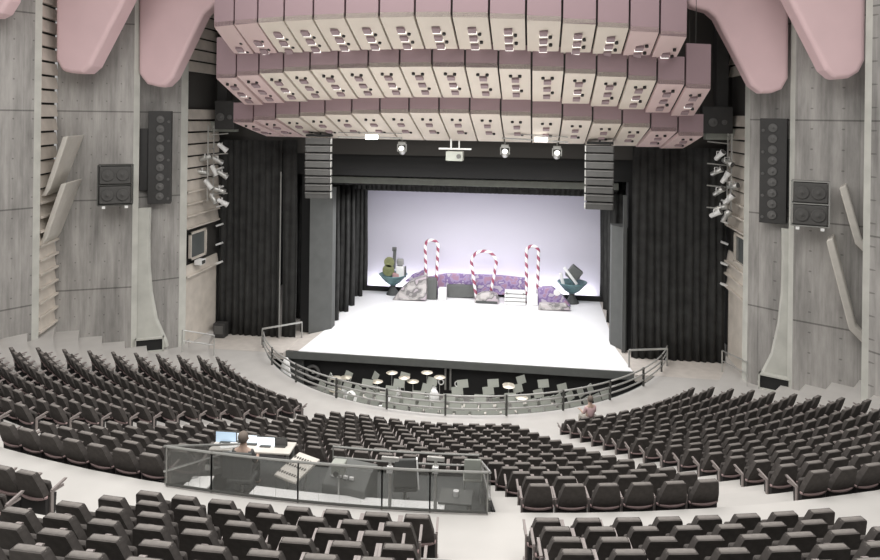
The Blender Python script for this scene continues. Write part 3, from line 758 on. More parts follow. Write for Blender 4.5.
q = Matrix.Rotation(pi / 2, 3, 'X'); m = MB(); m.tube([(.30 * cos(a * pi / 8), 0, .30 * sin(a * pi / 8)) for a in range(17)], .08, 8); m.build('coil', M['cone'], t, smooth=True)
MB().box((0, .08, 0), (.12, .12, .12)).build('hook', M['steel'], t)
for i, px in enumerate((445.5, 450.5)):
    a = at(px, 366, 31.6)
    tag(MB().cyl((0, 0, 0), (0, 0, 1.3), .05, 8).build('wall_pipe', M['railgrey'], loc=(a.x, 31.62, ZP + .3)), ('left' if i == 0 else 'right') + ' one of two grey vertical pipes on the pit back wall', 'pipe')
for i, (px, py) in enumerate(((441, 382), (457.5, 384))):
    a = at(px, py, 31.6); m = MB(); m.tube([(.12 * cos(k * pi / 8), 0, .12 * sin(k * pi / 8)) for k in range(17)], .03, 6)
    tag(m.build('wall_ring', M['white'], loc=(a.x, 31.6, a.z), smooth=True), 'white ring on the pit wall, %s of the two pipes' % ('left' if i == 0 else 'right'), 'ring')
a = at(458.5, 367, 31.6); tag(MB().box((0, 0, 0), (.42, .03, .12)).build('wall_plate', M['white'], loc=(a.x, 31.6, a.z)), 'small white plate on the pit wall right of the pipes', 'plate')

# ------------------------------------------------------------------ scenery on stage
def candy_cane(px, pbase, pyt, Y, wpx, lean, label, arch=False, sh=None):
    Y += 1.25; b = at(px, pbase, Y); tp = at(px, pyt, Y); k = (tp.z - b.z) / (pbase - pyt)
    W = wpx * k / 2; H = tp.z - .02
    pts = []
    zt = H - W * .9
    for i in range(6): pts.append(Vector((-W * (1 - lean * (1 - i / 6)), 0, zt * i / 6)))
    for i in range(11): a = pi - pi * i / 10; pts.append(Vector((W * cos(a), 0, zt + W * .9 * sin(a))))
    for i in range(1, 6): pts.append(Vector((W * (1 - lean * i / 6 * 1.2), 0, zt * (1 - i / 6 * (1 if arch else .97)))))
    m = MB(); m.tube(pts, .095, 8)
    me = m.mesh('cane', M['candy'], True)
    uvl = me.uv_layers.new(name='UVMap'); L = [0]
    for i in range(1, len(pts)): L.append(L[-1] + (pts[i] - pts[i - 1]).length)
    for lp in me.loops:
        vi = lp.vertex_index; uvl.data[lp.index].uv = (L[min(vi // 8, len(L) - 1)] * 1.75, (vi % 8) / 8)
    for p_ in me.polygons:       # close the seam of the last column
        ids = [me.loops[l].vertex_index % 8 for l in p_.loop_indices]
        if 0 in ids and 7 in ids:
            for l in p_.loop_indices:
                if me.loops[l].vertex_index % 8 == 0: uvl.data[l].uv.y = 1.0
    b.z = .02; t = empty('candy_cane', b, 0, label, 'candy cane')
    o = bpy.data.objects.new('striped_cane', me); COL.objects.link(o); o.parent = t
    return t, b
YS = 41.0
zb0 = .02
def drop(t): pass
candy_cane(431, 293, 240, 40.6, 13, .25, 'tall red and white striped candy cane on the left of the stage')
candy_cane(483.5, 292, 251, 40.6, 25, .45, 'wide red and white striped candy arch in the middle of the stage', True)
candy_cane(532, 297, 246, 40.6, 12, .1, 'tall red and white striped candy cane on the right of the stage')
def prop(name, poly, Y, th, m, label, cat, bevel=.04):
    Y += 1.25; pts = [at(x, y, Y) for x, y in poly]; zmin = min(p.z for p in pts)
    c = Vector((sum(p.x for p in pts) / len(pts), Y, zmin))
    o = MB().prism([p - c for p in pts], (0, th, 0)).build(name, m, loc=c, bevel=bevel)
    o.location.z = .012
    return tag(o, label, cat) if label else o
prop('plinth', [(427, 296), (427, 275), (436.5, 275), (436.5, 296)], 40.2, .5, M['lip'], 'dark grey plinth at the foot of the left candy cane', 'plinth')
prop('plinth', [(438, 298), (438, 286), (446, 286), (446, 298)], 40.1, .5, M['white'], 'small white plinth right of the dark plinth', 'plinth')
prop('plinth', [(527, 300), (527, 289), (538, 289), (538, 300)], 39.9, .5, M['white'], 'white plinth at the foot of the right candy cane', 'plinth')
prop('scenery_wall', [(425, 297), (425, 280), (447, 276), (475, 277), (500, 278), (520, 280), (528, 281), (528, 297)], 41.3, .3, M['violet'], 'long low violet painted scenery wall across the back of the stage', 'scenery')
prop('scenery_wall', [(447, 298), (447, 285), (477, 286), (477, 298)], 40.9, .25, M['lip'], 'low dark scenery block left of the candy arch', 'scenery')
t0_ = empty('stair_unit', (0, 0, 0), 0, 'white stack of shallow steps between the arch and right cane', 'steps')
c = at(515, 299, 41.5); t0_.location = (c.x, c.y, .012)
for k in range(4): MB().box((0, .1 * k, .09 + .19 * k), (1.25, .75 - .08 * k, .13)).build('tread', M['white'], t0_, bevel=.015)
for sx in (-.5, .5): MB().box((sx, .15, .33), (.08, .4, .66)).build('side_support', M['railgrey'], t0_)
c = at(487, 299, 41.5); t0_ = empty('arch_base', (c.x, c.y, .012), 0, 'grey rocky base under the candy arch', 'scenery')
m = MB(); m.prism([(-.75, -.3, 0), (.75, -.3, 0), (.62, -.3, .5), (.2, -.3, .66), (-.3, -.3, .6), (-.6, -.3, .45)], (0, .6, 0)); m.build('base', M['setgrey'], t0_, bevel=.06)
MB().box((0, -.32, .1), (1.3, .05, .12)).build('kick_strip', M['pitgrey'], t0_)
# slanted painted wedge (left) and painted wedge (right)
prop('scenery_wedge', [(392, 300.5), (401, 289), (410, 282), (426, 277), (426, 300.5)], 39.7, .9, M['setgrey'], 'grey patchy slanted scenery wedge left of the candy cane', 'scenery')
prop('scenery_wedge', [(404, 288), (412, 281), (427, 275), (427, 286), (418, 287)], 40.9, .3, M['violet'], 'violet painted top behind the grey wedge on the left', 'scenery').location.z = .85
prop('scenery_wedge', [(538, 301), (538, 284), (552, 283), (560, 289), (571, 302)], 40.1, .6, M['violet'], 'violet and white painted wedge right of the right candy cane', 'scenery')
prop('scenery_step', [(538, 306.5), (540, 300), (566, 301), (571, 306.5)], 39.1, .5, M['setgrey'], 'low patterned step in front of the right violet wedge', 'scenery')
p = at(557, 293, 41.3); tag(MB().lathe([(.2, 0), (.2, .04)], n=18, mtx=Matrix.Rotation(pi / 2, 3, 'X')).build('painted_disc', M['paper'], loc=(p.x, 41.345, .85)), 'white painted oval disc on the right violet wedge', 'disc')
def bowl(px, lb, kind):
    c = at(px, 296 if kind else 291, 42.35)
    t = empty('teal_bowl', (c.x, 42.35, .012), 0, lb, 'bowl')
    MB().lathe([(.42, 0), (.40, .08), (.22, .3), (.16, .5), (.2, .62)], n=20).build('pedestal', M['pitgrey'], t, smooth=True)
    MB().lathe([(.18, .58), (.45, .75), (.85, 1.2), (.9, 1.27), (.82, 1.25), (.4, .85)], n=24).build('bowl_body', M['teal'], t, smooth=True)
    return t
b1 = bowl(393, 'teal pedestal bowl on the left of the stage under the olive figure', 0)
b2 = bowl(572, 'teal pedestal bowl on the right of the stage under the tilted block', 1)
x, y = b1.location.x, b1.location.y
t = empty('guitar_prop', (x, y, .85), 0, 'olive guitar-shaped prop standing in the left teal bowl', 'guitar prop')
MB().lathe([(.38, -.08), (.38, .08)], c=(-.3, 0, .65), n=20, mtx=Matrix.Rotation(pi / 2, 3, 'X')).build('lower_body', M['olive'], t, bevel=.03)
MB().lathe([(.33, -.08), (.33, .08)], c=(-.26, 0, 1.15), n=20, mtx=Matrix.Rotation(pi / 2, 3, 'X')).build('upper_body', M['olive'], t, bevel=.03)
MB().lathe([(.12, -.1), (.12, -.09)], c=(-.24, 0, 1.1), n=14, mtx=Matrix.Rotation(pi / 2, 3, 'X')).build('sound_hole', M['seatdk'], t)
MB().box((.06, 0, 1.35), (.2, .1, 1.2), mtx=Matrix.Rotation(R_(3), 3, 'Y')).build('neck', M['lip'], t, bevel=.02)
MB().box((.06, 0, 1.98), (.28, .1, .26)).build('headstock', M['lip'], t, bevel=.03)
t = empty('robot_prop', (x + .45, y - .05, .95), 0, 'white blocky figure prop in the left bowl beside the guitar', 'figure prop')
MB().box((0, 0, .45), (.5, .3, .8)).build('body', M['white'], t, bevel=.05)
MB().box((0, 0, 1.1), (.42, .3, .42)).build('head', M['railgrey'], t, bevel=.08)
MB().box((-.25, -.05, .25), (.45, .25, .35)).build('foot', mat('rose', (.5, .3, .3)), t, bevel=.08)
MB().box((.33, 0, .5), (.1, .15, .7)).build('arm', M['lip'], t, bevel=.03)
x, y = b2.location.x, b2.location.y
t = empty('tilted_block_prop', (x, y, .95), 0, 'tilted dark and white block prop in the right teal bowl', 'block prop')
MB().box((.1, 0, .85), (.75, .5, .8), mtx=Matrix.Rotation(R_(38), 3, 'Y')).build('dark_block', M['lip'], t, bevel=.04)
MB().box((-.12, -.28, .75), (.16, .1, 1.25), mtx=Matrix.Rotation(R_(-38), 3, 'Y')).build('white_band', M['white'], t, bevel=.02)
MB().lathe([(.2, -.34), (.2, -.26)], c=(.3, 0, .6), n=16, mtx=Matrix.Rotation(pi / 2, 3, 'X')).build('wheel', M['setgrey'], t)
MB().box((-.62, 0, .5), (.2, .3, .7), mtx=Matrix.Rotation(R_(-15), 3, 'Y')).build('white_side', M['white'], t, bevel=.04)

# ------------------------------------------------------------------ theatre seats
TILT = math.tan(R_(21))
def backrest_mb(hi=False):
    m = MB()
    prof = [(.225, .33), (.238, .40), (.226, .53), (.196, .66), (.174, .755), (.160, .788)]
    fr = []; bk = []
    for wd, z in prof:
        yb = -.10 - (z - .33) * TILT; th = .055
        fr.append((wd, yb + th, z)); bk.append((wd, yb - th, z))
    pts = []
    n = len(prof)
    for lst in (fr, bk):
        for (wd, y, z) in lst: pts += [(-wd, y, z), (wd, y, z)]
    f = []
    for i in range(n - 1):
        a0 = 2 * i; f += [(a0, a0 + 1, a0 + 3, a0 + 2)]
        b0 = 2 * n + 2 * i; f += [(b0 + 1, b0, b0 + 2, b0 + 3)]
        f += [(a0, a0 + 2, b0 + 2, b0), (a0 + 3, a0 + 1, b0 + 1, b0 + 3)]
    f += [(0, 2 * n, 2 * n + 1, 1), (2 * n - 2, 2 * n - 1, 4 * n - 1, 4 * n - 2)]
    return m.add(pts, f)
def top_roll_mb():                 # padded top edge
    m = MB(); y = -.10 - .44 * TILT
    m.tube([(-.152, y, .752), (-.135, y, .763), (0, y, .767), (.135, y, .763), (.152, y, .752)], [.030, .038, .038, .038, .030], 8)
    m.v = [(a, y + (b - y) * 1.3 + .0, c) for a, b, c in m.v]
    return m
def shell_mb():                    # curved plywood rim below the back
    m = MB(); pts = []
    for i in range(9):
        u = -1 + i / 4; pts.append((.255 * u, -.175 + .035 * abs(u) ** 3, .335 + .035 * u * u))
    vs = []
    for (x, y, z) in pts: vs += [(x, y - .012, z - .02), (x, y - .022, z + .02), (x, y + .02, z + .02), (x, y + .02, z - .02)]
    f = []
    for i in range(8):
        a = i * 4
        for k in range(4): f.append((a + k, a + (k + 1) % 4, a + 4 + (k + 1) % 4, a + 4 + k))
    f += [(0, 1, 2, 3), (35, 34, 33, 32)]
    return m.add(vs, f)
def seat_mb():
    m = MB(); m.box((0, .0, .42), (.39, .075, .28), mtx=Matrix.Rotation(R_(14), 3, 'X')); return m
def base_mb():
    m = MB(); m.prism([(-.24, -.15, .34), (-.24, .06, .36), (-.24, .04, .06), (-.24, -.14, .04)], (.48, 0, 0)); return m
def foot_mb(s):
    m = MB(); m.box((s * .258, -.05, .22), (.028, .05, .44)); m.box((s * .258, .0, .012), (.032, .28, .024)); m.box((s * .258, .06, .42), (.024, .22, .035)); return m
def arm_mb(s):
    m = MB(); m.prism([(s * .258 - .017, -.06, .425), (s * .258 - .017, -.06, .455), (s * .258 - .017, .20, .515), (s * .258 - .017, .23, .50), (s * .258 - .017, .20, .48)], (.034, 0, 0)); return m
def chair():
    t = empty('theatre_seat', (0, 0, 0)); k = []
    def P(o): k.append(o); return o
    P(backrest_mb().build('backrest', M['cloth'], t, smooth=False)); P(top_roll_mb().build('top_roll', M['cloth_toplit'], t, smooth=True))
    P(shell_mb().build('back_shell_rim', M['shell'], t, smooth=True)); P(seat_mb().build('seat', M['cloth'], t, bevel=.03))
    P(base_mb().build('seat_base', M['seatdk'], t))
    for s in (-1, 1):
        P(foot_mb(s).build('leg', M['post'] if False else M['arm'], t)); P(arm_mb(s).build('armrest', M['arm'], t))
    return t, k
# all seat spots: (x, y, z, rz, block, row, index)
spots = []
AML = [-12.68, -13.16, -13.53, -14.0, -14.4, -14.98, -15.33, -15.19, -15.28, -15.23, -15.33, -15.39, -15.45, -15.15, -15.09]
AMR = [12.54, 12.92, 13.44, 13.81, 14.18, 14.46, 14.62, 14.8, 14.99, 15.13, 15.29, 15.54, 15.49, 15.41, 15.2]
ALE = [-24.12, -22.27, -22.2, -21.77, -21.52, -22.0, -21.75, -21.52, -21.26, -20.84, -20.68, -20.57, -20.42, -20.3, -20.2]
ARE = [22.92, 22.7, 22.5, 22.3, 22.08, 21.83, 21.61, 21.43, 21.35, 21.14, 21.01, 20.74, 20.54, 20.24, 20.04]
ALW = [-50.8, -49.1, -47.9, -46.9, -45.9, -44.9, -43.9, -42.9, -42.0, -40.5, -40, -39, -38, -37, -36]
ARW = [50.5, 49.8, 48.7, 47.8, 46.6, 45.5, 44.6, 43.4, 42.4, 41.5, 41, 40, 39, 38, 37]
SP = .56
def row(k, ta, tb, block):
    Rt = R1 + DR * k; n = max(1, round(R_(tb - ta) * Rt / SP)) + 1
    out = []
    for i in range(n):
        th = ta + (tb - ta) * i / (n - 1)
        if block == 'centre' and k >= 11 and BTH[0] - .3 < th < BTH[1] + .9: continue
        if block == 'centre' and k == 10 and -6.6 < th < 5.2: continue
        x, y, z = pol(Rt - .26, th, zf(k)); out.append((x, y, z, R_(th), block, k))
    spots.extend(out)
for k in range(15):
    row(k, AML[k], AMR[k], 'centre'); row(k, ALW[k], ALE[k], 'left'); row(k, ARE[k], ARW[k], 'right')
# upper rows behind the cross aisle; start pixel of the first seat back fixes each row's stagger
UL = [((145, 495.5), 8), ((112, 497), 8), ((71, 502.5), 8), ((16, 509.5), 9), ((-41, 519), 10), ((-24, 540), 9)]
UR = [((546.6, 515.7), 8), ((557, 527), 8), ((567, 539), 8), ((577, 550), 8), ((590, 562), 8)]
for lst, bl in ((UL, 'upper left'), (UR, 'upper right')):
    for k, ((px, py), n) in enumerate(lst):
        z = zuf(k) + BH; p = atz(px, py, z); th0 = atan2(p.x - XU, -(p.y - YU)); Rt = RU + DRU * k
        for i in range(n):
            th = th0 + i * SP / Rt
            x, y, _ = pol(Rt - .27, degrees(th), 0, XU, YU); spots.append((x, y, zuf(k), th, bl, k))
for (px, py, k) in ((5, 466, 0), (30, 471, 0), (-24, 462, 0), (-18, 484, 1)):
    z = zuf(k) + BH; p = atz(px, py, z); th = atan2(p.x - X0, -(p.y - YC))
    spots.append((p.x, p.y + .25, z - BH, th, 'far left', k))
vis = []
for q in spots:
    x, y = proj((q[0], q[1], q[2] + .7))
    if q[1] > 2 and -28 < x < 908 and 300 < y < 585: vis.append((hypot(q[0], q[1]), x, y, q))
# ordinal names inside each visible row
rowsd = {}
for v in vis:
    if -6 < v[1] < 886 and v[2] < 572: rowsd.setdefault((v[3][4], v[3][5]), []).append(v)
names = {}
for key, lst in rowsd.items():
    lst.sort(key=lambda v: v[1]); n = len(lst); bl, k = key
    for i, v in enumerate(lst):
        e, j = ('left', i) if i < n - i else ('right', n - 1 - i)
        o_ = ('leftmost' if e == 'left' else 'rightmost') + ' seen' if j == 0 else ORD[j] + ' seen from the ' + e
        if bl.startswith('upper'): lb = 'charcoal theatre seat, %s, %s row behind the cross aisle, %s block' % (o_, ORD[k], bl.split()[1])
        elif bl == 'far left': lb = 'charcoal theatre seat, %s, %s row of the block cut by the left frame edge' % (o_, ORD[k])
        else: lb = 'charcoal theatre seat, %s, %s row %s, %s block' % (o_, ORD[14 - k] if k < 14 else 'last', 'up from cross aisle' if k < 14 else 'before cross aisle', bl)
        names[id(v[3])] = lb
near = sorted([v for v in vis if id(v[3]) in names], key=lambda v: v[0])[:296]
nearid = {id(v[3]) for v in near}
far = [v[3] for v in vis if id(v[3]) not in nearid and v[0] < 60]
# drop off-frame extras from the mass except those close enough to the edge to show
ch, kids = chair()
for i, v in enumerate(near):
    q = v[3]; c = ch if i == 0 else copy_tree(ch, kids)
    c.location = q[:3]; c.rotation_euler = (0, 0, q[3])
    g = {'centre': 'seats of the centre block', 'left': 'seats of the left block', 'right': 'seats of the right block', 'far left': 'seats of the far left block'}.get(q[4], 'seats of the ' + q[4] + ' block')
    tag(c, names[id(q)], 'theatre seat', g)
# the rest of the seats, one mass with the same shapes
mats = []; V = []; Fc = []; MI = []
mats = [M['cloth'], M['cloth_toplit'], M['shell'], M['seatdk'], M['arm']]
proto = [(backrest_mb(), 0), (top_roll_mb(), 1), (shell_mb(), 2), (seat_mb(), 0), (base_mb(), 3), (foot_mb(-1), 4), (foot_mb(1), 4), (arm_mb(-1), 4), (arm_mb(1), 4)]
for q in far:
    c, s = cos(q[3]), sin(q[3])
    for pm, mi in proto:
        n = len(V); V += [(q[0] + c * a - s * b, q[1] + s * a + c * b, q[2] + z) for a, b, z in pm.v]
        Fc += [tuple(i + n for i in f) for f in pm.f]; MI += [mi] * len(pm.f)
me = bpy.data.meshes.new('distant_theatre_seats'); me.from_pydata(V, [], Fc)
for m_ in mats: me.materials.append(m_)
me.polygons.foreach_set('material_index', MI)
import bmesh
bm = bmesh.new(); bm.from_mesh(me); bmesh.ops.recalc_face_normals(bm, faces=bm.faces); bm.to_mesh(me); bm.free()
o = bpy.data.objects.new('distant_theatre_seats', me); COL.objects.link(o)
tag(o, 'the farther rows of charcoal theatre seats curving round the pit', 'theatre seats', kind='stuff')

# ------------------------------------------------------------------ control booth
ZB = ZC - 7.62
mb = MB(); ring(mb, R1 + DR * 10 + .08, 24.64, ZB, ZB - .3, BTH[0], BTH[1]); struct(mb.build('floor', M['pitgrey']))
mb = MB(); ring(mb, R1 + DR * 10 + .02, R1 + DR * 10 + .12, ZC - 7.55, ZB - .4, BTH[0], BTH[1]); struct(mb.build('wall_booth_front', M['black']))
for th in BTH:
    a = pol(R1 + DR * 10 + .1, th, 0); b = pol(24.6, th, 0); sg = .05 if th < 0 else -.05
    mb = MB(); mb.prism([(a[0], a[1], ZB - .2), (b[0], b[1], ZB - .2), (b[0], b[1], ZAISLE), (a[0], a[1], ZB - .05)], (sg, 0, 0)); struct(mb.build('wall_booth_side', M['black']))
def fence(ra, th0, th1, z0, z1, label, nb, fill=True, rails=(1.0,)):
    o0 = Vector(pol(ra, th0, z0)); t = empty('booth_screen', o0, 0, label, 'screen')
    n = 4; H = z1 - z0
    P = [Vector(pol(ra, th0 + (th1 - th0) * i / n, z0)) - o0 for i in range(n + 1)]
    if fill:
        m = MB()
        for a, b in zip(P[:-1], P[1:]): m.bar(a + Vector((0, 0, H / 2)), b + Vector((0, 0, H / 2)), .012, H - .05)
        m.build('mesh_infill', M['mesh'], t)
    for fr_ in rails:
        m = MB(); m.tube([p + Vector((0, 0, H * fr_)) for p in P], .022, 6); m.build('rail_bar', M['railgrey'], t)
    if fill: m = MB(); m.tube([p + Vector((0, 0, .03)) for p in P], .022, 6); m.build('bottom_bar', M['post'], t)
    for q in (P[0], P[-1]):
        m = MB(); m.bar(q, q + Vector((0, 0, H + .02)), .022, .022); m.build('post', M['railgrey'], t)
ths = [-6.14, -4.16, -.59, 2.67, 4.48, 6.63]
for i in range(5):
    fence(24.72, ths[i], ths[i + 1], ZAISLE + .01, ZAISLE + .68, 'dark mesh booth screen, %s from the left along the cross aisle' % ORD[i], i)
fence(21.30, -1.8, 6.6, ZC - 7.62, ZC - 7.12, 'double steel rail on the stage side of the booth', 9, False, (1.0, .55))
for th, nm in ((-6.25, 'left'), (6.72, 'right')):
    a = Vector(pol(21.6, th, ZAISLE - 1.2)); b = Vector(pol(24.72, th, ZAISLE))
    t = empty('booth_end_screen', b, 0, 'dark mesh end screen with diagonal brace, %s end of the booth' % nm, 'screen')
    d = a - b
    MB().prism([(0, 0, .02), (d.x, d.y, d.z), (d.x, d.y, d.z + .5), (0, 0, .68)], (.012, 0, 0)).build('mesh_infill', M['mesh'], t)
    m = MB(); m.tube([(0, 0, .68), (d.x, d.y, d.z + .5)], .022); m.build('rail_bar', M['railgrey'], t)
    m = MB(); m.tube([(0, 0, .25), (d.x, d.y, d.z + .48)], .02); m.build('brace', M['steel'], t)
# counter ledge, desk, console
def arcbox(ra, rb, th0, th1, z0, z1, name, m, parent=None):
    b = MB(); ring(b, ra, rb, z1, z0, th0, th1, n=6); return b.build(name, m, parent)
t = empty('booth_counter', (0, 0, 0), 0, 'long pale counter ledge running inside the control booth', 'counter')
arcbox(23.05, 23.4, -4.2, 4.9, ZB + .42, ZB + .47, 'ledge', M['white'], t); arcbox(23.1, 23.3, -4.2, 4.9, ZB, ZB + .42, 'panel', M['lip'], t)
def desk(x, y, rz, wd, dp, h, label, m):
    t = empty('booth_desk', (x, y, ZB), rz, label, 'desk')
    MB().box((0, 0, h), (wd, dp, .04)).build('table_top', m, t, bevel=.01)
    for sx in (-1, 1):
        for sy in (-1, 1): MB().box((sx * (wd / 2 - .06), sy * (dp / 2 - .06), h / 2), (.045, .045, h - .02)).build('leg', M['railgrey'], t)
    return t
d1 = atz(262, 455, ZB + .76)
desk(d1.x - .35, 13.66, .05, 1.7, .5, .72, 'pale desk carrying the monitors in front of the operator', M['panel'])
def monitor(px, py, Y, wd, h, sm, label):
    p = at(px, py, Y); t = empty('monitor', (p.x, Y, ZB + .74), .05, label, 'monitor')
    zc_ = p.z - ZB - .74
    MB().box((0, 0, 0.01), (.22, .16, .02)).build('foot', M['post'], t); MB().box((0, .03, zc_ / 2), (.04, .03, zc_)).build('neck', M['post'], t)
    f_ = MB().box((0, .02, zc_), (wd, .035, h)).build('casing', M['post'], t, bevel=.008)
    MB().box((0, -.001, zc_), (wd - .03, .012, h - .03)).build('screen', sm, f_)
monitor(226, 440, 13.72, .46, .36, M['screenblue'], 'blue glowing monitor at the left of the operator')
monitor(237, 439.5, 13.8, .30, .30, M['screen'], 'white glowing monitor half hidden behind the operator head')
monitor(252, 441.5, 13.74, .30, .28, M['screen'], 'small white monitor just right of the operator head')
monitor(266, 443, 13.7, .40, .26, M['screen'], 'white monitor second from right on the booth desk')
monitor(281, 444.5, 13.74, .26, .26, M['cone'], 'dark switched-off monitor at the right end of the booth desk')
t = empty('mixing_console', atz(292, 468, ZB + .72), R_(-24), 'slanted pale mixing console on a stand right of the operator', 'mixing console')
t.location.z = ZB
m = MB(); mt = Matrix.Rotation(R_(12), 3, 'X'); m.box((0, .15, .66), (.55, .72, .06), mtx=mt); m.build('console_body', M['panel'], t, bevel=.015)
m = MB()
for i in range(8):
    for j_ in range(3): m.box(mt @ Vector((-.23 + i * .065, -.24 + j_ * .22, .04)) + Vector((0, .15, .66)), (.02, .05, .02), mtx=mt)
m.build('fader_caps', M['post'], t)
for sx in (-.25, .25): MB().tube([(sx * .9, 0, 0), (sx * .9, .2, .63)], .02, 6).build('leg', M['steel'], t)
c = atz(350, 480, ZB + .6); t = empty('rack_console', (c.x, c.y, ZB), R_(-12), 'dark equipment console with a row of pale buttons in the booth', 'console')
MB().prism([(-.45, -.3, 0), (-.45, .3, 0), (-.45, .3, .85), (-.45, 0, .82), (-.45, -.3, .6)], (.9, 0, 0)).build('cabinet', M['lip'], t, bevel=.02)
for k in range(4): MB().box((-.27 + k * .13, -.17, .735), (.08, .05, .05)).build('button_block', M['white'], t)
c = atz(339, 472, ZB + .9); t = empty('small_monitor', (c.x, c.y, ZB + .0), 0, 'small pale box monitor on a pole in the booth', 'monitor')
MB().box((0, 0, 1.0), (.26, .2, .22)).build('casing', M['beam'], t, bevel=.02); MB().tube([(0, 0, 0), (0, 0, .9)], .02).build('pole', M['steel'], t); MB().cyl((-.03, -.11, .92), (-.03, -.13, .92), .05, 10).build('lamp_lens', M['post'], t)
# office chair
c = atz(405, 500, ZB + .25); t = empty('office_chair', (c.x, c.y, ZB), R_(12), 'high-backed grey office chair with pale edge in the booth', 'office chair')
MB().prism([(-.24, -.05, .5), (.24, -.05, .5), (.20, -.12, 1.08), (-.20, -.12, 1.08)], (0, .08, .0)).build('backrest', M['colgrey'], t, bevel=.025)
MB().box((.235, -.07, .79), (.03, .1, .58), mtx=Matrix.Rotation(R_(-4), 3, 'Y')).build('edge_trim', M['white'], t)
MB().box((0, .2, .45), (.48, .46, .09)).build('seat', M['colgrey'], t, bevel=.03); MB().cyl((0, .2, .08), (0, .2, .42), .03, 8).build('gas_stem', M['steel'], t)
m = MB()
for k in range(5): m.tube([(0, .2, .09), (.27 * cos(k * 1.257), .2 + .27 * sin(k * 1.257), .04)], .02, 5)
m.build('star_base', M['post'], t)
# small table with cup, light chair at the right end
c = atz(456, 497, ZB + .5); desk(c.x, c.y, 0, .62, .5, .5, 'low dark table at the right end of the booth', M['lip'])
tag(MB().lathe([(.045, 0), (.055, .10)], n=12).build('cup', M['white'], loc=(c.x, c.y, ZB + .52)), 'white cup on the low dark booth table', 'cup')
c = atz(463, 492, ZB + .5); t = empty('plastic_chair', (c.x + .12, c.y + .7, ZB), .1, 'pale plastic chair behind the low booth table', 'chair')
MB().box((0, -.18, .68), (.34, .04, .4)).build('backrest', M['beam'], t, bevel=.06); MB().box((0, 0, .44), (.38, .38, .04)).build('seat', M['beam'], t, bevel=.015)
for sx in (-.16, .16):
    for sy in (-.16, .16): MB().tube([(sx, sy, 0), (sx, sy, .43)], .014, 5).build('leg', M['steel'], t)
for i, (px, lb) in enumerate(((382, 'left'), (430, 'right'))):
    c = atz(px, 508, ZAISLE); c.y += .12
    t = empty('lamp_stand', (c.x, c.y + .5, ZB), 0, 'pale vertical equipment stand rising over the %s part of booth' % ('middle' if i == 0 else 'right'), 'stand')
    MB().tube([(0, 0, 0), (0, 0, 1.7)], .03, 8).build('pole', M['steel'], t); MB().box((0, 0, 1.72), (.3, .05, .06)).build('cross_bar', M['steel'], t)
    MB().lathe([(.16, 0), (.14, .03)], n=14).build('foot', M['post'], t)
    MB().box((0, -.03, 1.55), (.1, .08, .1)).build('clamp', M['white'], t)
for i, (px, py, Y, rz, sx, lb) in enumerate(((201, 481, 12.0, .2, .40, 'tilted white paper stack behind the left booth screen, upper one'), (193, 488.5, 11.55, -.1, .46, 'flat white board behind the left booth screen, lower one'))):
    c = at(px, py, Y); h = c.z - ZB - .03
    b = empty('storage_crate', (c.x, c.y, ZB), rz, 'grey crate under the ' + ('tilted paper stack' if i == 0 else 'flat white board'), 'crate')
    MB().box((0, 0, h / 2 - .01), (sx * .9, .3, h - .02)).build('crate_body', M['lip'], b)
    MB().box((0, 0, h - .01), (sx * .92, .31, .02)).build('crate_lid', M['colgrey'], b)
    tag(MB().box((0, 0, .02), (sx, .33, .035), rz).build('paper_stack', M['paper'], loc=(c.x, c.y, ZB + h), bevel=.01), lb, 'paper')
c = atz(232, 459, ZB + .78)
tag(MB().box((0, 0, .005), (.34, .28, .012), .4).build('paper_sheet', M['paper'], loc=(d1.x - .85, 13.6, ZB + .74)), 'white paper sheets left on the pale booth desk', 'paper')

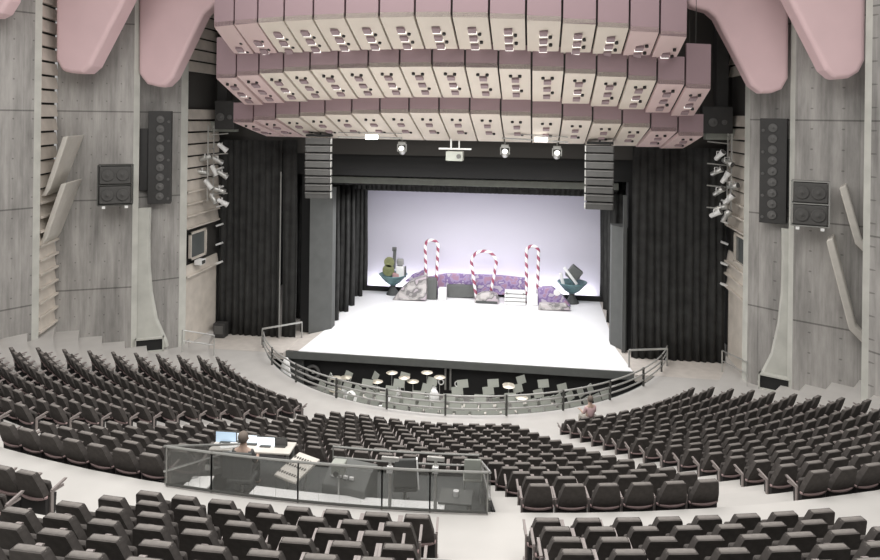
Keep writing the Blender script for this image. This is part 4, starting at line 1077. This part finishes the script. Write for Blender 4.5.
# ------------------------------------------------------------------ people
def body(name, pts, edges_, rad, m, loc, rz, label, parent=None, sub=1):
    me = bpy.data.meshes.new(name); me.from_pydata([Vector(p) for p in pts], edges_, [])
    me.materials.append(m); o = bpy.data.objects.new(name, me); COL.objects.link(o)
    if parent: o.parent = parent
    else: o.location = loc; o.rotation_euler.z = rz
    sk = o.modifiers.new('skin', 'SKIN')
    if not me.skin_vertices: me.attributes
    for i, r in enumerate(rad):
        d = me.skin_vertices[0].data[i]; d.radius = r if isinstance(r, tuple) else (r, r)
    me.skin_vertices[0].data[0].use_root = True
    sk.use_smooth_shade = True
    s_ = o.modifiers.new('sub', 'SUBSURF'); s_.levels = sub; s_.render_levels = sub
    return o
def seated(name, loc, rz, label, m_top, m_leg, hair, arm_fwd=.3):
    # pelvis, spine, neck, head, arms, legs: facing +Y, origin on the floor under the pelvis
    S = .47
    P = [(0, 0, S + .08), (0, -.02, S + .27), (0, -.03, S + .46), (0, -.01, S + .56), (0, .01, S + .66), (0, .02, S + .78),
         (.17, -.02, S + .48), (.23, .06, S + .24), (.18, .06 + arm_fwd, S + .26), (-.17, -.02, S + .48), (-.23, .06, S + .24), (-.18, .06 + arm_fwd, S + .26),
         (.10, .06, S + .06), (.13, .44, S + .06), (.13, .46, .10), (-.10, .06, S + .06), (-.13, .44, S + .06), (-.13, .46, .10), (.13, .60, .05), (-.13, .60, .05)]
    E_ = [(0, 1), (1, 2), (2, 3), (3, 4), (4, 5), (2, 6), (6, 7), (7, 8), (2, 9), (9, 10), (10, 11), (0, 12), (12, 13), (13, 14), (0, 15), (15, 16), (16, 17), (14, 18), (17, 19)]
    Rr = [(.16, .12), (.15, .11), (.15, .10), .055, (.078, .09), (.07, .085), .06, .045, .032, .06, .045, .032, .09, .07, .045, .09, .07, .045, .04, .04]
    o = body('person', P, E_, Rr, M['skin'], loc, rz, label)
    tag(o, label, 'person')
    # clothing
    body('shirt', [P[i] for i in (0, 1, 2, 6, 7, 9, 10)], [(0, 1), (1, 2), (2, 3), (3, 4), (2, 5), (5, 6)], [(.172, .132), (.165, .125), (.16, .115), .072, .056, .072, .056], m_top, None, 0, None, o)
    body('trousers', [P[i] for i in (0, 12, 13, 14, 15, 16, 17)], [(0, 1), (1, 2), (2, 3), (0, 4), (4, 5), (5, 6)], [(.168, .125), .10, .08, .058, .10, .08, .058], m_leg, None, 0, None, o)
    h = MB().lathe([(.02, .125), (.07, .11), (.098, .06), (.104, 0), (.095, -.05), (.07, -.08)], c=(0, -.015, S + .745), n=16, mtx=Matrix.Rotation(R_(14), 3, 'X')); h.build('hair', hair, o, smooth=True)
    for s in (-1, 1):
        MB().lathe([(.012, -.02), (.02, 0), (.012, .02)], c=(s * .088, .02, S + .72), n=8).build('ear', M['skin'], o, smooth=True)
        hp = Vector((s * .18, .06 + arm_fwd, S + .26))
        MB().box(hp + Vector((0, .05, -.005)), (.075, .09, .026)).build('palm', M['skin'], o, bevel=.01)
        for k in range(4):
            x_ = (k - 1.5) * .019; l_ = (.068, .078, .074, .058)[k]
            MB().tube([hp + Vector((x_, .09, 0)), hp + Vector((x_, .09 + l_ * .6, .002)), hp + Vector((x_, .09 + l_, -.018))], [.009, .008, .006], 6).build('finger', M['skin'], o, smooth=True)
        MB().tube([hp + Vector((-s * .035, .03, 0)), hp + Vector((-s * .06, .065, -.005)), hp + Vector((-s * .058, .09, -.012))], [.011, .009, .007], 6).build('thumb', M['skin'], o, smooth=True)
        MB().lathe([(.003, -.004), (.011, 0), (.003, .004)], c=(s * .03, .1, S + .745), n=8, mtx=Matrix.Rotation(pi / 2, 3, 'X')).build('eye', M['seatdk'], o)
    MB().tube([(0, .095, S + .745), (0, .118, S + .71)], [.008, .014], 6).build('nose', M['skin'], o, smooth=True)
    MB().box((0, .095, S + .675), (.045, .012, .01)).build('mouth', M['shell'], o)
    return o
p = at(243.5, 437, 13.12)
op = seated('operator', (p.x, 13.12, p.z - 1.22), .05, 'person in a dark shirt sitting at the booth desk with back turned', M['shirt'], M['post'], M['hair'], .32)
t = empty('operator_chair', (p.x, 13.08, ZB), .05, 'dark office chair under the person at the booth desk', 'office chair')
hseat = p.z - 1.22 - ZB + .44
MB().box((0, 0, hseat), (.5, .46, .08)).build('seat', M['lip'], t, bevel=.03)
MB().box((0, -.30, hseat + .38), (.6, .07, .52)).build('backrest', M['colgrey'], t, bevel=.03)
MB().cyl((0, 0, .08), (0, 0, hseat - .04), .03, 8).build('gas_stem', M['steel'], t)
m = MB()
for k in range(5): m.tube([(0, 0, .09), (.28 * cos(k * 1.257), .28 * sin(k * 1.257), .04)], .02, 5)
m.build('star_base', M['post'], t)
# person in pink at the front left corner of the right-hand block
q = pol(R1 - .42, 27.6, 0)
seated('visitor', q, R_(27.6), 'person in a pale pink top sitting in the front row, right block', M['pinkshirt'], M['panel'], M['hair'], .28)
print('SEATS', len(near), len(far), 'objects', len(COL.objects))
